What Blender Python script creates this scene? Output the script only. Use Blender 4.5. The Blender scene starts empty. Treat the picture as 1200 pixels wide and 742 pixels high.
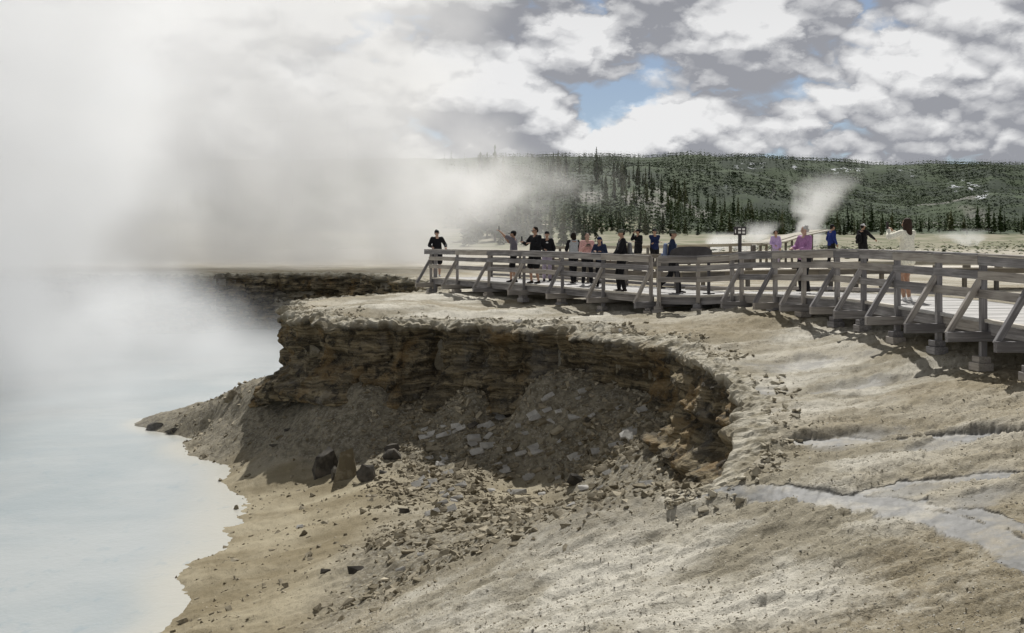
import bpy, bmesh, math, random
import numpy as np
from mathutils import Vector, Matrix
S = bpy.context.scene
COL = S.collection
R = math.radians
F = 1200.0          # focal length in photograph pixels; horizon at row 290, centre column 600

# ---------------------------------------------------------------- camera, sky, sun, exposure
cam = bpy.data.objects.new('camera', bpy.data.cameras.new('camera'))
COL.objects.link(cam); S.camera = cam
cam.location = (0, 0, 0); cam.rotation_euler = (math.pi/2, 0, 0)
cam.data.lens = 36; cam.data.sensor_width = 36; cam.data.shift_y = -0.0675
cam.data.clip_start = .1; cam.data.clip_end = 20000
SUN_EL = R(48)      # the sun stands behind the scene, a little right
sdir = Vector((0.15, 0.98, 0)).normalized()*math.cos(SUN_EL) + Vector((0, 0, math.sin(SUN_EL)))
sl = bpy.data.lights.new('sun', 'SUN'); sl.energy = 5.0; sl.angle = R(.55); sl.color = (1, .98, .945)
so = bpy.data.objects.new('sun', sl); COL.objects.link(so)
so.rotation_euler = sdir.to_track_quat('Z', 'Y').to_euler()
S.view_settings.view_transform = 'Standard'; S.view_settings.look = 'None'
S.view_settings.exposure = 0.0; S.view_settings.gamma = 1
S.cycles.volume_bounces = 5; S.cycles.max_bounces = 8; S.cycles.diffuse_bounces = 2
S.cycles.transparent_max_bounces = 256; S.cycles.volume_step_rate = 1.6
S.cycles.use_denoising = True


class E:
    """tiny expression helper for shader / geometry node trees"""
    def __init__(s, t, sock): s.t = t; s.s = sock
    @staticmethod
    def put(t, inp, v):
        if isinstance(v, E): t.links.new(v.s, inp)
        else: inp.default_value = v
    def m(s, op, *a, clamp=False):
        n = s.t.nodes.new('ShaderNodeMath'); n.operation = op; n.use_clamp = clamp
        for i, v in enumerate((s,)+a): E.put(s.t, n.inputs[i], v)
        return E(s.t, n.outputs[0])
    def __add__(s, o): return s.m('ADD', o)
    def __sub__(s, o): return s.m('SUBTRACT', o)
    def __mul__(s, o): return s.m('MULTIPLY', o)
    def __truediv__(s, o): return s.m('DIVIDE', o)
    __radd__ = __add__; __rmul__ = __mul__
    def __rsub__(s, o): return (s*-1.0)+o
    def ramp(s, a, b, lo=0., hi=1., smooth=True):
        n = s.t.nodes.new('ShaderNodeMapRange'); n.interpolation_type = 'SMOOTHSTEP' if smooth else 'LINEAR'
        n.clamp = True
        E.put(s.t, n.inputs['Value'], s)
        for k, v in (('From Min', a), ('From Max', b), ('To Min', lo), ('To Max', hi)): E.put(s.t, n.inputs[k], v)
        return E(s.t, n.outputs[0])


def vec(t, x, y, z):
    n = t.nodes.new('ShaderNodeCombineXYZ')
    for i, v in enumerate((x, y, z)): E.put(t, n.inputs[i], v)
    return E(t, n.outputs[0])


def sep(t, v):
    n = t.nodes.new('ShaderNodeSeparateXYZ'); t.links.new(v.s, n.inputs[0])
    return [E(t, o) for o in n.outputs]


def noise(t, v, scale, detail=4, rough=.5, dist=0.):
    n = t.nodes.new('ShaderNodeTexNoise')
    if v is not None: t.links.new(v.s, n.inputs['Vector'])
    n.inputs['Scale'].default_value = scale; n.inputs['Detail'].default_value = detail
    n.inputs['Roughness'].default_value = rough; n.inputs['Distortion'].default_value = dist
    return E(t, n.outputs[0])


def voro(t, v, scale, feature='F1', out='Distance'):
    n = t.nodes.new('ShaderNodeTexVoronoi'); n.feature = feature
    t.links.new(v.s, n.inputs['Vector']); n.inputs['Scale'].default_value = scale
    return E(t, n.outputs[out])


def mixc(t, f, a, b):
    n = t.nodes.new('ShaderNodeMix'); n.data_type = 'RGBA'
    E.put(t, n.inputs['Factor'], f)
    for k, v in ((6, a), (7, b)):
        if isinstance(v, E): t.links.new(v.s, n.inputs[k])
        else: n.inputs[k].default_value = (*v, 1)
    return E(t, n.outputs[2])


def attr(t, name):
    n = t.nodes.new('ShaderNodeAttribute'); n.attribute_name = name
    return E(t, n.outputs['Fac'])


# ---- world: Nishita sky with procedural cumulus mixed over it
w = bpy.data.worlds.new('World'); S.world = w; w.use_nodes = True
t = w.node_tree; t.nodes.clear()
wo = t.nodes.new('ShaderNodeOutputWorld')
sky = t.nodes.new('ShaderNodeTexSky'); sky.sky_type = 'NISHITA'; sky.sun_disc = False
sky.sun_elevation = SUN_EL; sky.sun_rotation = math.atan2(sdir.x, sdir.y)
sky.altitude = 1500; sky.dust_density = .3
bg = t.nodes.new('ShaderNodeBackground'); t.links.new(sky.outputs[0], bg.inputs[0]); bg.inputs[1].default_value = .085
tc = t.nodes.new('ShaderNodeTexCoord'); d = E(t, tc.outputs['Generated'])
dx, dy, dz = sep(t, d)


def cparts(off):
    z2 = dz + off
    p = vec(t, dx + 1.09, dy + .4, z2*1.75 + .945)
    a = noise(t, p, 3.9, 2, .5, .1)
    wv = noise(t, p, 16, 6, .62)-.5
    q = vec(t, dx + 1.09 + wv*.075, dy + .4, z2*1.75 + .945 - wv*.06)
    puff = None
    for sc_, w_ in ((8.5, .52), (19., .29), (43., .17)):
        v = voro(t, q, sc_, 'F1'); v = (1.0 - v*v*1.6)*w_
        puff = v if puff is None else puff + v
    return a, puff


a0, f0 = cparts(0.0); a1, f1 = cparts(.040); a2, f2 = cparts(.010)
c0 = a0*.75 + f0*.30
cov = (c0 + dz.ramp(.05, .16, .07, .0)).ramp(.345, .42, .40, 1.)
big = (a0 - a1)*5.0 + .60
fine = (f0 - f2)*2.0 + (f0 - f1)*1.3
sh2 = (big + fine - c0.ramp(.50, .66)*.28).m('ADD', 0, clamp=True)
cc = mixc(t, sh2.ramp(-.05, 1.1, smooth=False), (.31, .32, .355), (.93, .93, .93))
cb = t.nodes.new('ShaderNodeBackground'); t.links.new(cc.s, cb.inputs[0])
# clouds dimmed towards the zenith, mostly out of view, to deepen the shadows
E.put(t, cb.inputs[1], dz.ramp(.15, .6, .95, .30))
mx = t.nodes.new('ShaderNodeMixShader'); t.links.new(cov.s, mx.inputs[0])
t.links.new(bg.outputs[0], mx.inputs[1]); t.links.new(cb.outputs[0], mx.inputs[2]); t.links.new(mx.outputs[0], wo.inputs[0])

# ---------------------------------------------------------------- helpers


def tag(o, label=None, cat=None, group=None, kind=None):
    if label: o['label'] = label
    if cat: o['category'] = cat
    if group: o['group'] = group
    if kind: o['kind'] = kind
    return o


def empty(name, loc, rz=0.):
    o = bpy.data.objects.new(name, None); COL.objects.link(o); o.location = loc; o.rotation_euler = (0, 0, rz)
    o.empty_display_size = .2
    return o


def link(name, me, parent=None, mat=None):
    o = bpy.data.objects.new(name, me); COL.objects.link(o)
    if parent is not None: o.parent = parent
    if mat is not None:
        if me.materials: me.materials[0] = mat
        else: me.materials.append(mat)
    return o


def mesh_np(name, V, Fq, smooth=False):
    me = bpy.data.meshes.new(name)
    V = np.asarray(V, np.float32); Fq = np.asarray(Fq, np.int32); k = Fq.shape[1]
    me.vertices.add(len(V)); me.vertices.foreach_set('co', V.ravel())
    me.loops.add(Fq.size); me.loops.foreach_set('vertex_index', Fq.ravel())
    me.polygons.add(len(Fq)); me.polygons.foreach_set('loop_start', np.arange(0, Fq.size, k, dtype=np.int32))
    me.polygons.foreach_set('use_smooth', np.full(len(Fq), smooth))
    me.update(calc_edges=True)
    return me


def set_attr(me, name, a):
    at = me.attributes.new(name, 'FLOAT', 'POINT'); at.data.foreach_set('value', np.asarray(a, np.float32).ravel())


def _h(ix, iy, iz):
    n = (ix*374761393 + iy*668265263 + iz*2147483647 + 1274126177) & 0xffffffff
    n = ((n ^ (n >> 13))*1274126177) & 0xffffffff
    n = ((n ^ (n >> 16))*2246822519) & 0xffffffff
    return ((n ^ (n >> 15)) & 0xffff)/65535.0


def vnoise(x, y, z=None):
    x, y = np.asarray(x, np.float64), np.asarray(y, np.float64)
    z = np.zeros_like(x) if z is None else np.asarray(z, np.float64)
    X, Y, Z = np.floor(x), np.floor(y), np.floor(z)
    fx, fy, fz = x-X, y-Y, z-Z
    X, Y, Z = X.astype(np.int64), Y.astype(np.int64), Z.astype(np.int64)
    q = lambda a: a*a*a*(a*(a*6-15)+10)
    fx, fy, fz = q(fx), q(fy), q(fz)
    L = lambda a, b, f: a+(b-a)*f
    r = [L(L(_h(X, Y, Z+k), _h(X+1, Y, Z+k), fx), L(_h(X, Y+1, Z+k), _h(X+1, Y+1, Z+k), fx), fy) for k in (0, 1)]
    return L(r[0], r[1], fz)*2-1


def vnoise2(x, y):
    x, y = np.asarray(x, np.float64), np.asarray(y, np.float64)
    X, Y = np.floor(x), np.floor(y); fx, fy = x-X, y-Y
    X, Y = X.astype(np.int64), Y.astype(np.int64)
    q = lambda a: a*a*a*(a*(a*6-15)+10)
    fx, fy = q(fx), q(fy); Z = np.int64(7)
    a = _h(X, Y, Z); b = _h(X+1, Y, Z); c = _h(X, Y+1, Z); e = _h(X+1, Y+1, Z)
    return ((a+(b-a)*fx)*(1-fy)+(c+(e-c)*fx)*fy)*2-1


def fbm(x, y, z=None, o=4, g=.5):
    r = 0; a = 1.0
    for i in range(o):
        r = r + a*(vnoise2(x+i*17.3, y-i*9.1) if z is None else vnoise(x+i*17.3, y-i*9.1, z+i*5.7))
        x = x*2.03; y = y*2.03
        if z is not None: z = z*2.03
        a *= g
    return r


def sstep(a, b, x):
    q = np.clip((x-a)/(b-a), 0, 1); return q*q*(3-2*q)


def wp(px, py, z):          # pixel + height -> ground plan position
    d = -z*F/(py-290.0); return ((px-600)/F*d, d)


def dp(px, d): return ((px-600)/F*d, d)


# ---------------------------------------------------------------- materials
def mat(name):
    m = bpy.data.materials.new(name); m.use_nodes = True
    nt = m.node_tree
    b = nt.nodes['Principled BSDF']
    return m, nt, b


def bump(nt, b, h, strength, dist):
    n = nt.nodes.new('ShaderNodeBump'); n.inputs['Strength'].default_value = strength; n.inputs['Distance'].default_value = dist
    nt.links.new(h.s, n.inputs['Height']); nt.links.new(n.outputs[0], b.inputs['Normal'])


def wpos(nt):
    n = nt.nodes.new('ShaderNodeNewGeometry'); return E(nt, n.outputs['Position'])


def ground_material():
    m, t, b = mat('sinter_ground'); p = wpos(t); x, y, z = sep(t, p)
    scree, beach, wet, far, snow, rock, brown = [attr(t, k) for k in ('scree', 'beach', 'wet', 'far', 'snow', 'rock', 'brown')]
    st = vec(t, x*.45+y*.12, y*1.0, z*1.5)
    n1 = noise(t, st, .75, 6, .6, .3); n2 = noise(t, p, 6, 6, .65); n3 = noise(t, p, 38, 5, .7); nb = noise(t, p, .22, 3, .5)
    v3 = voro(t, p, 26, 'F1', 'Color'); v3 = sep(t, v3)[0]
    c = mixc(t, n1.ramp(.38, .62), (.27, .24, .175), (.52, .49, .415))
    c = mixc(t, brown*n2.ramp(.3, .6, .3, .85), c, (.225, .185, .115))
    c = mixc(t, nb.ramp(.5, .62)*.45, c, (.24, .195, .115))
    sp = n3.ramp(.53, .64)*n2.ramp(.4, .6)
    c = mixc(t, sp*.85, c, (.09, .078, .055))
    sp2 = n3.ramp(.40, .30)*.6
    c = mixc(t, sp2, c, (.74, .71, .64))
    # thin broken edges of the mineral layers
    ln_ = (n1*17.0 + n2*1.6).m('FRACT'); ln_ = ln_.ramp(0., .14, 1, 0)*n2.ramp(.42, .60)
    c = mixc(t, ln_*.70, c, (.12, .10, .07))
    # scree and beach tints
    cs = mixc(t, n2.ramp(.35, .65), (.115, .10, .072), (.265, .235, .17))
    cs = mixc(t, v3.ramp(.75, .95)*.5, cs, (.36, .34, .29))
    c = mixc(t, scree, c, cs)
    cbh = mixc(t, n1.ramp(.35, .65), (.205, .168, .10), (.345, .30, .205))
    cbh = mixc(t, n3.ramp(.52, .7)*.6, cbh, (.12, .10, .065))
    c = mixc(t, beach, c, cbh)
    wetc = mixc(t, n2.ramp(.3, .7), (.10, .10, .095), (.20, .198, .19))
    c = mixc(t, wet*noise(t, p, 1.6, 5, .65).ramp(.36, .56, .25, .95), c, wetc)
    # far: meadow, forest floor, rock, snow
    fn = noise(t, p, .012, 6, .6); fn2 = noise(t, p, .09, 4, .6)
    cf = mixc(t, fn2.ramp(.4, .62), (.15, .155, .085), (.27, .245, .175))
    ff = mixc(t, fn.ramp(.42, .6), (.019, .033, .014), (.040, .063, .022))
    c = mixc(t, far.ramp(0, .5), c, cf); c = mixc(t, far.ramp(.5, 1.), c, ff)
    c = mixc(t, rock*fn2.ramp(.3, .55, .2, .85), c, (.215, .20, .18))
    c = mixc(t, snow*noise(t, vec(t, x, y*.5, z), .05, 5, .6).ramp(.56, .60), c, (.72, .74, .78))
    t.links.new(c.s, b.inputs['Base Color'])
    E.put(t, b.inputs['Roughness'], wet.ramp(.35, .9, .93, .52))
    E.put(t, b.inputs['Specular IOR Level'], wet.ramp(.3, .9, .2, .09))
    hh = n2*.5 + n3*.40 + voro(t, p, 31)*.12
    hh = hh*(wet.ramp(.3, 1, 1., .06)) + noise(t, p, 85, 3, .7)*.14*wet.ramp(.3, 1, 1., .05) - ln_*.25*wet.ramp(.2, .6, 1, 0)
    n = t.nodes.new('ShaderNodeBump'); n.inputs['Distance'].default_value = .05
    E.put(t, n.inputs['Strength'], (y.ramp(60, 200, .72, 0.)))
    t.links.new(hh.s, n.inputs['Height']); t.links.new(n.outputs[0], b.inputs['Normal'])
    return m


def wall_material():
    m, t, b = mat('layered_sinter_rock'); p = wpos(t); x, y, z = sep(t, p)
    warp = noise(t, p, .9, 4, .5)
    zz = z + warp*.35
    st = noise(t, vec(t, x*.18, y*.18, zz*3.2), 2.4, 5, .6)
    st2 = noise(t, vec(t, x*.5, y*.5, zz*9), 2.2, 4, .6)
    n2 = noise(t, p, 3.0, 6, .6); n3 = noise(t, p, 22, 5, .7); blot = noise(t, vec(t, x, y, z*.45), 1.1, 4, .55)
    c = mixc(t, st.ramp(.36, .64), (.085, .07, .045), (.27, .22, .135))
    c = mixc(t, st2.ramp(.5, .62)*.75, c, (.055, .045, .03))
    c = mixc(t, blot.ramp(.50, .64)*.50, c, (.23, .145, .055))
    c = mixc(t, n2.ramp(.50, .62)*.85, c, (.03, .026, .02))
    c = mixc(t, blot.ramp(.42, .32)*.3, c, (.22, .21, .19))
    c = mixc(t, n3.ramp(.5, .75)*.4, c, (.42, .39, .31))
    c = mixc(t, attr(t, 'top'), c, mixc(t, n2.ramp(.35, .65), (.25, .22, .155), (.48, .445, .36)))
    t.links.new(c.s, b.inputs['Base Color']); b.inputs['Roughness'].default_value = .95
    b.inputs['Specular IOR Level'].default_value = .2
    bump(t, b, n2*.5+n3*.4+st2*.6, .9, .07)
    return m


def rock_material(name, c1, c2, dark=(.07, .06, .045)):
    m, t, b = mat(name)
    tcn = t.nodes.new('ShaderNodeTexCoord'); p = wpos(t); oi = t.nodes.new('ShaderNodeObjectInfo')
    n1 = noise(t, p, 5, 5, .6); n2 = noise(t, p, 30, 4, .7)
    at = attr(t, 'tint')
    f = (n1.ramp(.3, .7)*.6 + E(t, oi.outputs['Random'])*.4 + at*.8 - .3).m('ADD', 0, clamp=True)
    c = mixc(t, f, c1, c2); c = mixc(t, n2.ramp(.55, .7)*.6, c, dark)
    t.links.new(c.s, b.inputs['Base Color']); b.inputs['Roughness'].default_value = .93
    b.inputs['Specular IOR Level'].default_value = .25
    bump(t, b, n1*.6+n2*.4, .7, .03)
    return m


def wood_material(name, a, bb):
    m, t, b = mat(name)
    tcn = t.nodes.new('ShaderNodeTexCoord'); o = E(t, tcn.outputs['Object']); x, y, z = sep(t, o)
    oi = t.nodes.new('ShaderNodeObjectInfo'); rnd = E(t, oi.outputs['Random'])
    q = vec(t, x*.6 + rnd*31, y*14, z*14)
    g = noise(t, q, 2.2, 6, .65, .4); l = noise(t, vec(t, x*.8+rnd*9, y*2, z*2), 1.7, 3, .5)
    f = (g*.9 + (l-.5)*.7 + (rnd-.5)*.28).ramp(.2, .75)
    c = mixc(t, f, a, bb); c = mixc(t, rnd.ramp(.3, .9, 0, .55), c, mixc(t, f, (a[0]*1.05, a[1]*.92, a[2]*.72), (bb[0]*1.12, bb[1]*1.02, bb[2]*.82))); c = mixc(t, g.ramp(.66, .76)*.7, c, (.06, .052, .045))
    t.links.new(c.s, b.inputs['Base Color']); b.inputs['Roughness'].default_value = .88
    bump(t, b, g, .5, .012)
    return m


def plain(name, c, rough=.85, var=.25, scale=14, spec=.3, metallic=0.):
    m, t, b = mat(name)
    tcn = t.nodes.new('ShaderNodeTexCoord'); o = E(t, tcn.outputs['Object'])
    n = noise(t, o, scale, 4, .6)
    lo = tuple(v*(1-var) for v in c); hi = tuple(min(1, v*(1+var)) for v in c)
    t.links.new(mixc(t, n.ramp(.3, .7), lo, hi).s, b.inputs['Base Color'])
    b.inputs['Roughness'].default_value = rough; b.inputs['Specular IOR Level'].default_value = spec
    b.inputs['Metallic'].default_value = metallic
    return m


def foliage_material(name, a, bb):
    m, t, b = mat(name); p = wpos(t)
    oi = t.nodes.new('ShaderNodeObjectInfo'); rnd = E(t, oi.outputs['Random'])
    n = noise(t, p, .22, 4, .6); n2 = noise(t, p, .02, 3, .5)
    f = (n*.7 + n2*.6 + rnd*.35 + attr(t, 'tint')*.5).ramp(.45, 1.25)
    t.links.new(mixc(t, f, a, bb).s, b.inputs['Base Color']); b.inputs['Roughness'].default_value = .8
    b.inputs['Specular IOR Level'].default_value = .15
    return m


M_ground = ground_material(); M_wall = wall_material()
M_rubble = rock_material('rubble_rock', (.15, .125, .08), (.46, .405, .30))
M_slab = rock_material('pale_slab_rock', (.34, .325, .295), (.66, .64, .585), (.24, .22, .19))
M_dark = rock_material('dark_boulder_rock', (.045, .04, .033), (.17, .15, .12))
M_wood = wood_material('weathered_wood', (.15, .142, .142), (.40, .385, .38))
M_deck = wood_material('deck_wood', (.36, .35, .335), (.60, .585, .56))
M_woodd = wood_material('dark_wood', (.10, .09, .08), (.24, .22, .19))
M_woodp = wood_material('pale_wood', (.30, .275, .22), (.50, .47, .39))
M_pine = foliage_material('pine_foliage', (.020, .036, .012), (.066, .10, .030))
M_pine2 = foliage_material('pine_foliage_light', (.04, .052, .02), (.15, .165, .065))
M_bark = plain('pine_bark', (.14, .11, .085))

# ---------------------------------------------------------------- terrain functions
RIM_PX = [(-420, 327, -1.9), (-200, 325, -1.9), (-50, 323, -1.9), (150, 322, -1.9), (230, 321.5, -1.9), (300, 320, -1.9), (380, 320, -1.9), (440, 322, -1.9),
          (500, 328, -1.88), (522, 336, -1.8), (508, 342, -1.82), (470, 344.5, -1.85), (420, 348.5, -1.9), (370, 352, -1.95), (350, 356, -2.0), (335, 362, -2.0),
          (344, 370, -2.0), (380, 373, -1.98), (440, 375, -1.95), (500, 375, -1.95), (560, 378, -1.95), (620, 381, -1.97), (680, 386, -2.0),
          (740, 394, -2.05), (785, 404, -2.1), (820, 424, -2.2), (846, 447, -2.35), (862, 475, -2.55), (866, 505, -2.7),
          (858, 535, -2.85), (833, 557, -2.98), (800, 570, -3.08), (772, 579, -3.2)]
BASEZ = [-6.6]*14 + [-6.4, -5.2, -4.15, -3.85, -3.8, -3.95, -3.8, -3.7, -3.8, -3.8, -3.8, -4.1, -4.3, -4.35, -4.3, -4.15, -3.95, -3.7, -3.35]
rim3 = [(*wp(a, b_, c_), c_, bz) for (a, b_, c_), bz in zip(RIM_PX, BASEZ)]


def catmull(P, n):
    P = np.array(P, float); out = []
    Q = np.vstack([2*P[0]-P[1], P, 2*P[-1]-P[-2]])
    for i in range(1, len(Q)-2):
        for k in range(n):
            u = k/n
            out.append(.5*((2*Q[i])+(-Q[i-1]+Q[i+1])*u+(2*Q[i-1]-5*Q[i]+4*Q[i+1]-Q[i+2])*u*u+(-Q[i-1]+3*Q[i]-3*Q[i+1]+Q[i+2])*u**3))
    out.append(P[-1]); return np.array(out)


rimc = catmull(rim3, 24)
seg = np.hypot(*np.diff(rimc[:, :2], axis=0).T); arc = np.r_[0, np.cumsum(seg)]


def resample(step_fn):
    s = 0; ss = [0]
    while s < arc[-1]:
        y = np.interp(s, arc, rimc[:, 1]); s += step_fn(y); ss.append(min(s, arc[-1]))
    ss = np.array(ss); return ss, np.stack([np.interp(ss, arc, rimc[:, k]) for k in range(4)], 1)


def rim_wobble(ss, P):
    T = np.gradient(P[:, :2], axis=0); T /= np.hypot(*T.T)[:, None]+1e-9
    N = np.stack([T[:, 1], -T[:, 0]], 1)        # towards the crater
    k = max(3, int(1)); 
    amp = np.interp(ss, [arc[-1]-5, arc[-1]-1], [1, .25])
    far = np.clip(P[:, 1]/40, .6, 2.2)
    o = (fbm(ss*.45/far+3, ss*0, o=3)*.20*far + fbm(ss*2.2+8, ss*0, o=3)*.07)*amp
    P = P.copy(); P[:, :2] += N*o[:, None]
    return P, N


ssc, Pc = resample(lambda y: .25 if y < 45 else .8)
Pc, _ = rim_wobble(ssc, Pc)
closure = [wp(700, 602, -3.4), wp(620, 622, -3.75), wp(540, 655, -4.2), wp(450, 700, -4.75), wp(380, 742, -5.0), (-5, 8), (-30, 8), (-90, 30)]
poly = np.vstack([Pc[:, :2], np.array(closure)])
NW = len(Pc)


def in_poly_sd(X, Y):
    """signed distance to crater outline (+ inside) and whether the nearest piece is wall"""
    best = np.full(X.shape, 1e9); wall = np.zeros(X.shape, bool); ins = np.zeros(X.shape, bool)
    n = len(poly)
    for i in range(n):
        ax, ay = poly[i]; bx, by = poly[(i+1) % n]
        ex, ey = bx-ax, by-ay; L = ex*ex+ey*ey+1e-12
        u = np.clip(((X-ax)*ex+(Y-ay)*ey)/L, 0, 1)
        dd = (X-ax-u*ex)**2+(Y-ay-u*ey)**2
        isw = i < NW-1
        q = dd < best; best = np.where(q, dd, best); wall = np.where(q, isw, wall)
        c = (ay > Y) != (by > Y)
        xi = ax+(Y-ay)*ex/(ey if abs(ey) > 1e-9 else 1e-9)
        ins ^= c & (X < xi)
    dd = np.sqrt(best)
    return np.where(ins, dd, -dd), wall


SH = [(150, 760, -6.0), (205, 692, -6), (224, 665, -6), (240, 655, -6), (268, 640, -6), (268, 615, -6), (280, 592, -6), (264, 562, -6), (245, 540, -6), (215, 520, -6), (190, 507, -6), (160, 497, -6)]
FORE = [(380, 742, -5.0), (620, 742, -4.0), (800, 742, -3.6), (1000, 742, -3.3), (1200, 742, -3.0), (300, 700, -5.65), (380, 696, -5.2), (450, 690, -4.8),
        (620, 690, -4.0), (800, 690, -3.6), (1000, 690, -3.2), (1200, 690, -2.9), (620, 622, -3.75), (700, 600, -3.4), (800, 620, -3.4), (1000, 620, -3.0),
        (1200, 620, -2.75), (772, 580, -3.2), (540, 655, -4.2)]
FLOOR = [(400, 450, -3.68), (335, 448, -4.1), (300, 458, -4.35), (262, 470, -4.87), (236, 484, -5.35), (450, 455, -3.7), (500, 470, -4.02), (560, 458, -3.6), (620, 452, -3.4), (680, 475, -3.68), (740, 480, -3.63),
         (780, 495, -3.67), (800, 520, -3.9), (790, 548, -4.2), (280, 480, -4.9), (240, 508, -5.85), (300, 527, -5.6), (400, 525, -5.0), (360, 560, -5.6), (450, 532, -5.0),
         (500, 515, -4.72), (550, 520, -4.7), (550, 560, -5.05), (600, 500, -4.45), (600, 540, -4.92), (650, 480, -3.83), (690, 528, -4.52), (640, 560, -5.15), (740, 512, -4.03), (700, 578, -4.85),
         (745, 570, -4.5), (600, 600, -4.95), (550, 630, -4.5), (480, 600, -5.17), (480, 650, -4.75), (400, 600, -5.43), (400, 650, -5.15), (330, 600, -5.82), (340, 650, -5.66)]
PLAT = [(*wp(a, b_, c_), c_) for a, b_, c_ in RIM_PX[::1]] + [(*wp(a, b_, c_), c_) for a, b_, c_ in FORE] + \
       [(*wp(a, b_, c_), c_) for a, b_, c_ in [(868, 560, -2.95), (900, 560, -2.85), (1000, 560, -2.8), (1160, 560, -2.6), (1000, 500, -2.55), (1154, 500, -2.35), (940, 440, -2.3), (1050, 440, -2.15),
        (1154, 440, -2.0), (950, 400, -1.95), (820, 385, -1.9), (700, 368, -1.8), (600, 360, -1.8), (450, 358, -1.85), (1100, 412, -1.82), (1012, 388, -1.7), (941, 372, -1.62), (865, 362, -1.58),
        (817, 366, -1.72), (707, 362, -1.76), (614, 355, -1.77), (536, 345, -1.65), (1250, 480, -2.1), (1300, 420, -1.9)]] + \
       [(-60, 95, -1.9), (-20, 95, -1.9), (10, 60, -1.85), (20, 60, -1.85), (10, 95, -1.9), (40, 90, -1.9), (30, 45, -1.8), (20, 25, -1.8), (14, 12, -2.1), (-60, 130, -1.9), (60, 130, -1.9), (0, 130, -1.9), (12, 4, -2.6), (4, 4, -3.3), (16, 35, -1.8)]
FLO = [(*wp(a, b_, c_), c_) for a, b_, c_ in SH+FORE+FLOOR] + \
      [(*dp(a, d_), c_) for a, d_, c_ in [(180, 37, -6.3), (250, 37, -5.6), (330, 33.5, -4.3), (330, 36, -5.5), (250, 41, -6.8), (200, 40, -7), (330, 42, -6.8), (160, 38, -6.6), (400, 46, -7), (200, 60, -7), (0, 45, -7.2),
       (450, 48, -7), (300, 75, -7), (0, 70, -7), (-100, 25, -7), (0, 30, -7), (100, 25, -6.8), (150, 20, -6.5), (100, 16, -6.6), (200, 28, -6.35), (100, 34, -7), (0, 12, -6.4), (500, 60, -7), (500, 32, -4), (620, 30, -3.7), (740, 27, -3.8), (850, 22, -4.), (880, 17, -4.2)]]


def tps_fit(P, lam=.02):
    P = np.array(P, float); n = len(P)
    d2 = ((P[:, None, :2]-P[None, :, :2])**2).sum(2)
    K = np.where(d2 > 0, .5*d2*np.log(d2+1e-12), 0)+np.eye(n)*lam
    Q = np.c_[np.ones(n), P[:, :2]]
    A = np.block([[K, Q], [Q.T, np.zeros((3, 3))]])
    wv = np.linalg.solve(A, np.r_[P[:, 2], 0, 0, 0])
    return P[:, :2], wv


def tps(fit, X, Y):
    C, wv = fit; r = wv[-3]+wv[-2]*X+wv[-1]*Y
    for i in range(len(C)):
        d2 = (X-C[i, 0])**2+(Y-C[i, 1])**2
        r = r+wv[i]*.5*d2*np.log(d2+1e-12)
    return r


FIT_P, FIT_F = tps_fit(PLAT, .15), tps_fit(FLO, .05)


def relief(X, Y):
    """small relief of the sinter sheet: undulation, terracettes with broken steps, lumps"""
    a = fbm(X*.35, Y*.35, o=3)*.022
    t1 = fbm(X*.30+5, Y*.75+2, o=6, g=.60)
    q = t1*4; fr = q-np.floor(q); step = (np.floor(q)+sstep(.0, .05, fr))/4
    amp = np.clip((46-Y)/14, 0, 1)
    b = step*.11*amp
    c = fbm(X*2.6, Y*2.6, o=4, g=.6)*.010 + fbm(X*11, Y*11, o=3, g=.65)*.010*np.clip((30-Y)/14, 0, 1)
    return a+b+c


# far heights, one row of control per distance, as seen against the photograph's skyline
def prof(u, pts): return np.interp(u*F+600, [p[0] for p in pts], [p[1] for p in pts])


def far_z(u, Y):
    L1 = (290-prof(u, [(-400, 200), (200, 190), (500, 196), (560, 199), (640, 205), (700, 208), (745, 212), (775, 222), (810, 240), (860, 255), (910, 263), (1000, 268), (1300, 272)]))/F*700
    Z0 = (290-prof(u, [(-400, 276), (700, 276), (850, 279), (1000, 281), (1300, 280)]))/F*430
    L2 = (290-prof(u, [(-400, 230), (600, 214), (740, 209), (860, 212), (940, 221), (1000, 233), (1060, 240), (1110, 238), (1160, 226), (1300, 220)]))/F*1500
    L3 = (290-prof(u, [(-400, 200), (500, 188), (600, 185), (700, 184), (800, 186), (860, 187), (950, 191), (1020, 194), (1154, 194), (1300, 196)]))/F*2700
    kn = [60, 220, 430, 700, 1000, 1500, 1800, 2700, 3400, 6000]
    vals = [u*0-1.9, u*0-.4, Z0, L1, np.minimum(L1*.75, L2*.6), L2, L2*.98, L3, L3*.8, u*0-50]
    r = np.zeros_like(u)
    for i in range(len(kn)-1):
        f = np.clip((Y-kn[i])/(kn[i+1]-kn[i]), 0, 1); f = f*f*(3-2*f)
        sel = (Y >= kn[i]) & (Y <= kn[i+1])
        r = np.where(sel, vals[i]*(1-f)+vals[i+1]*f, r)
    r = np.where(Y < 60, -1.9, r)
    X = u*Y
    nz = fbm(X*.004, Y*.004, o=4)*np.clip((Y-300)/1500, 0, 1)*16 + fbm(X*.02, Y*.02, o=3)*np.clip((Y-250)/600, 0, 1)*3.5
    nz *= 1-.75*sstep(2300, 2700, Y)*(1-sstep(2700, 3000, Y))
    return r+nz+fbm(X*.09, Y*.09, o=3)*.12*np.clip((Y-60)/100, 0, 1)


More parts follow.
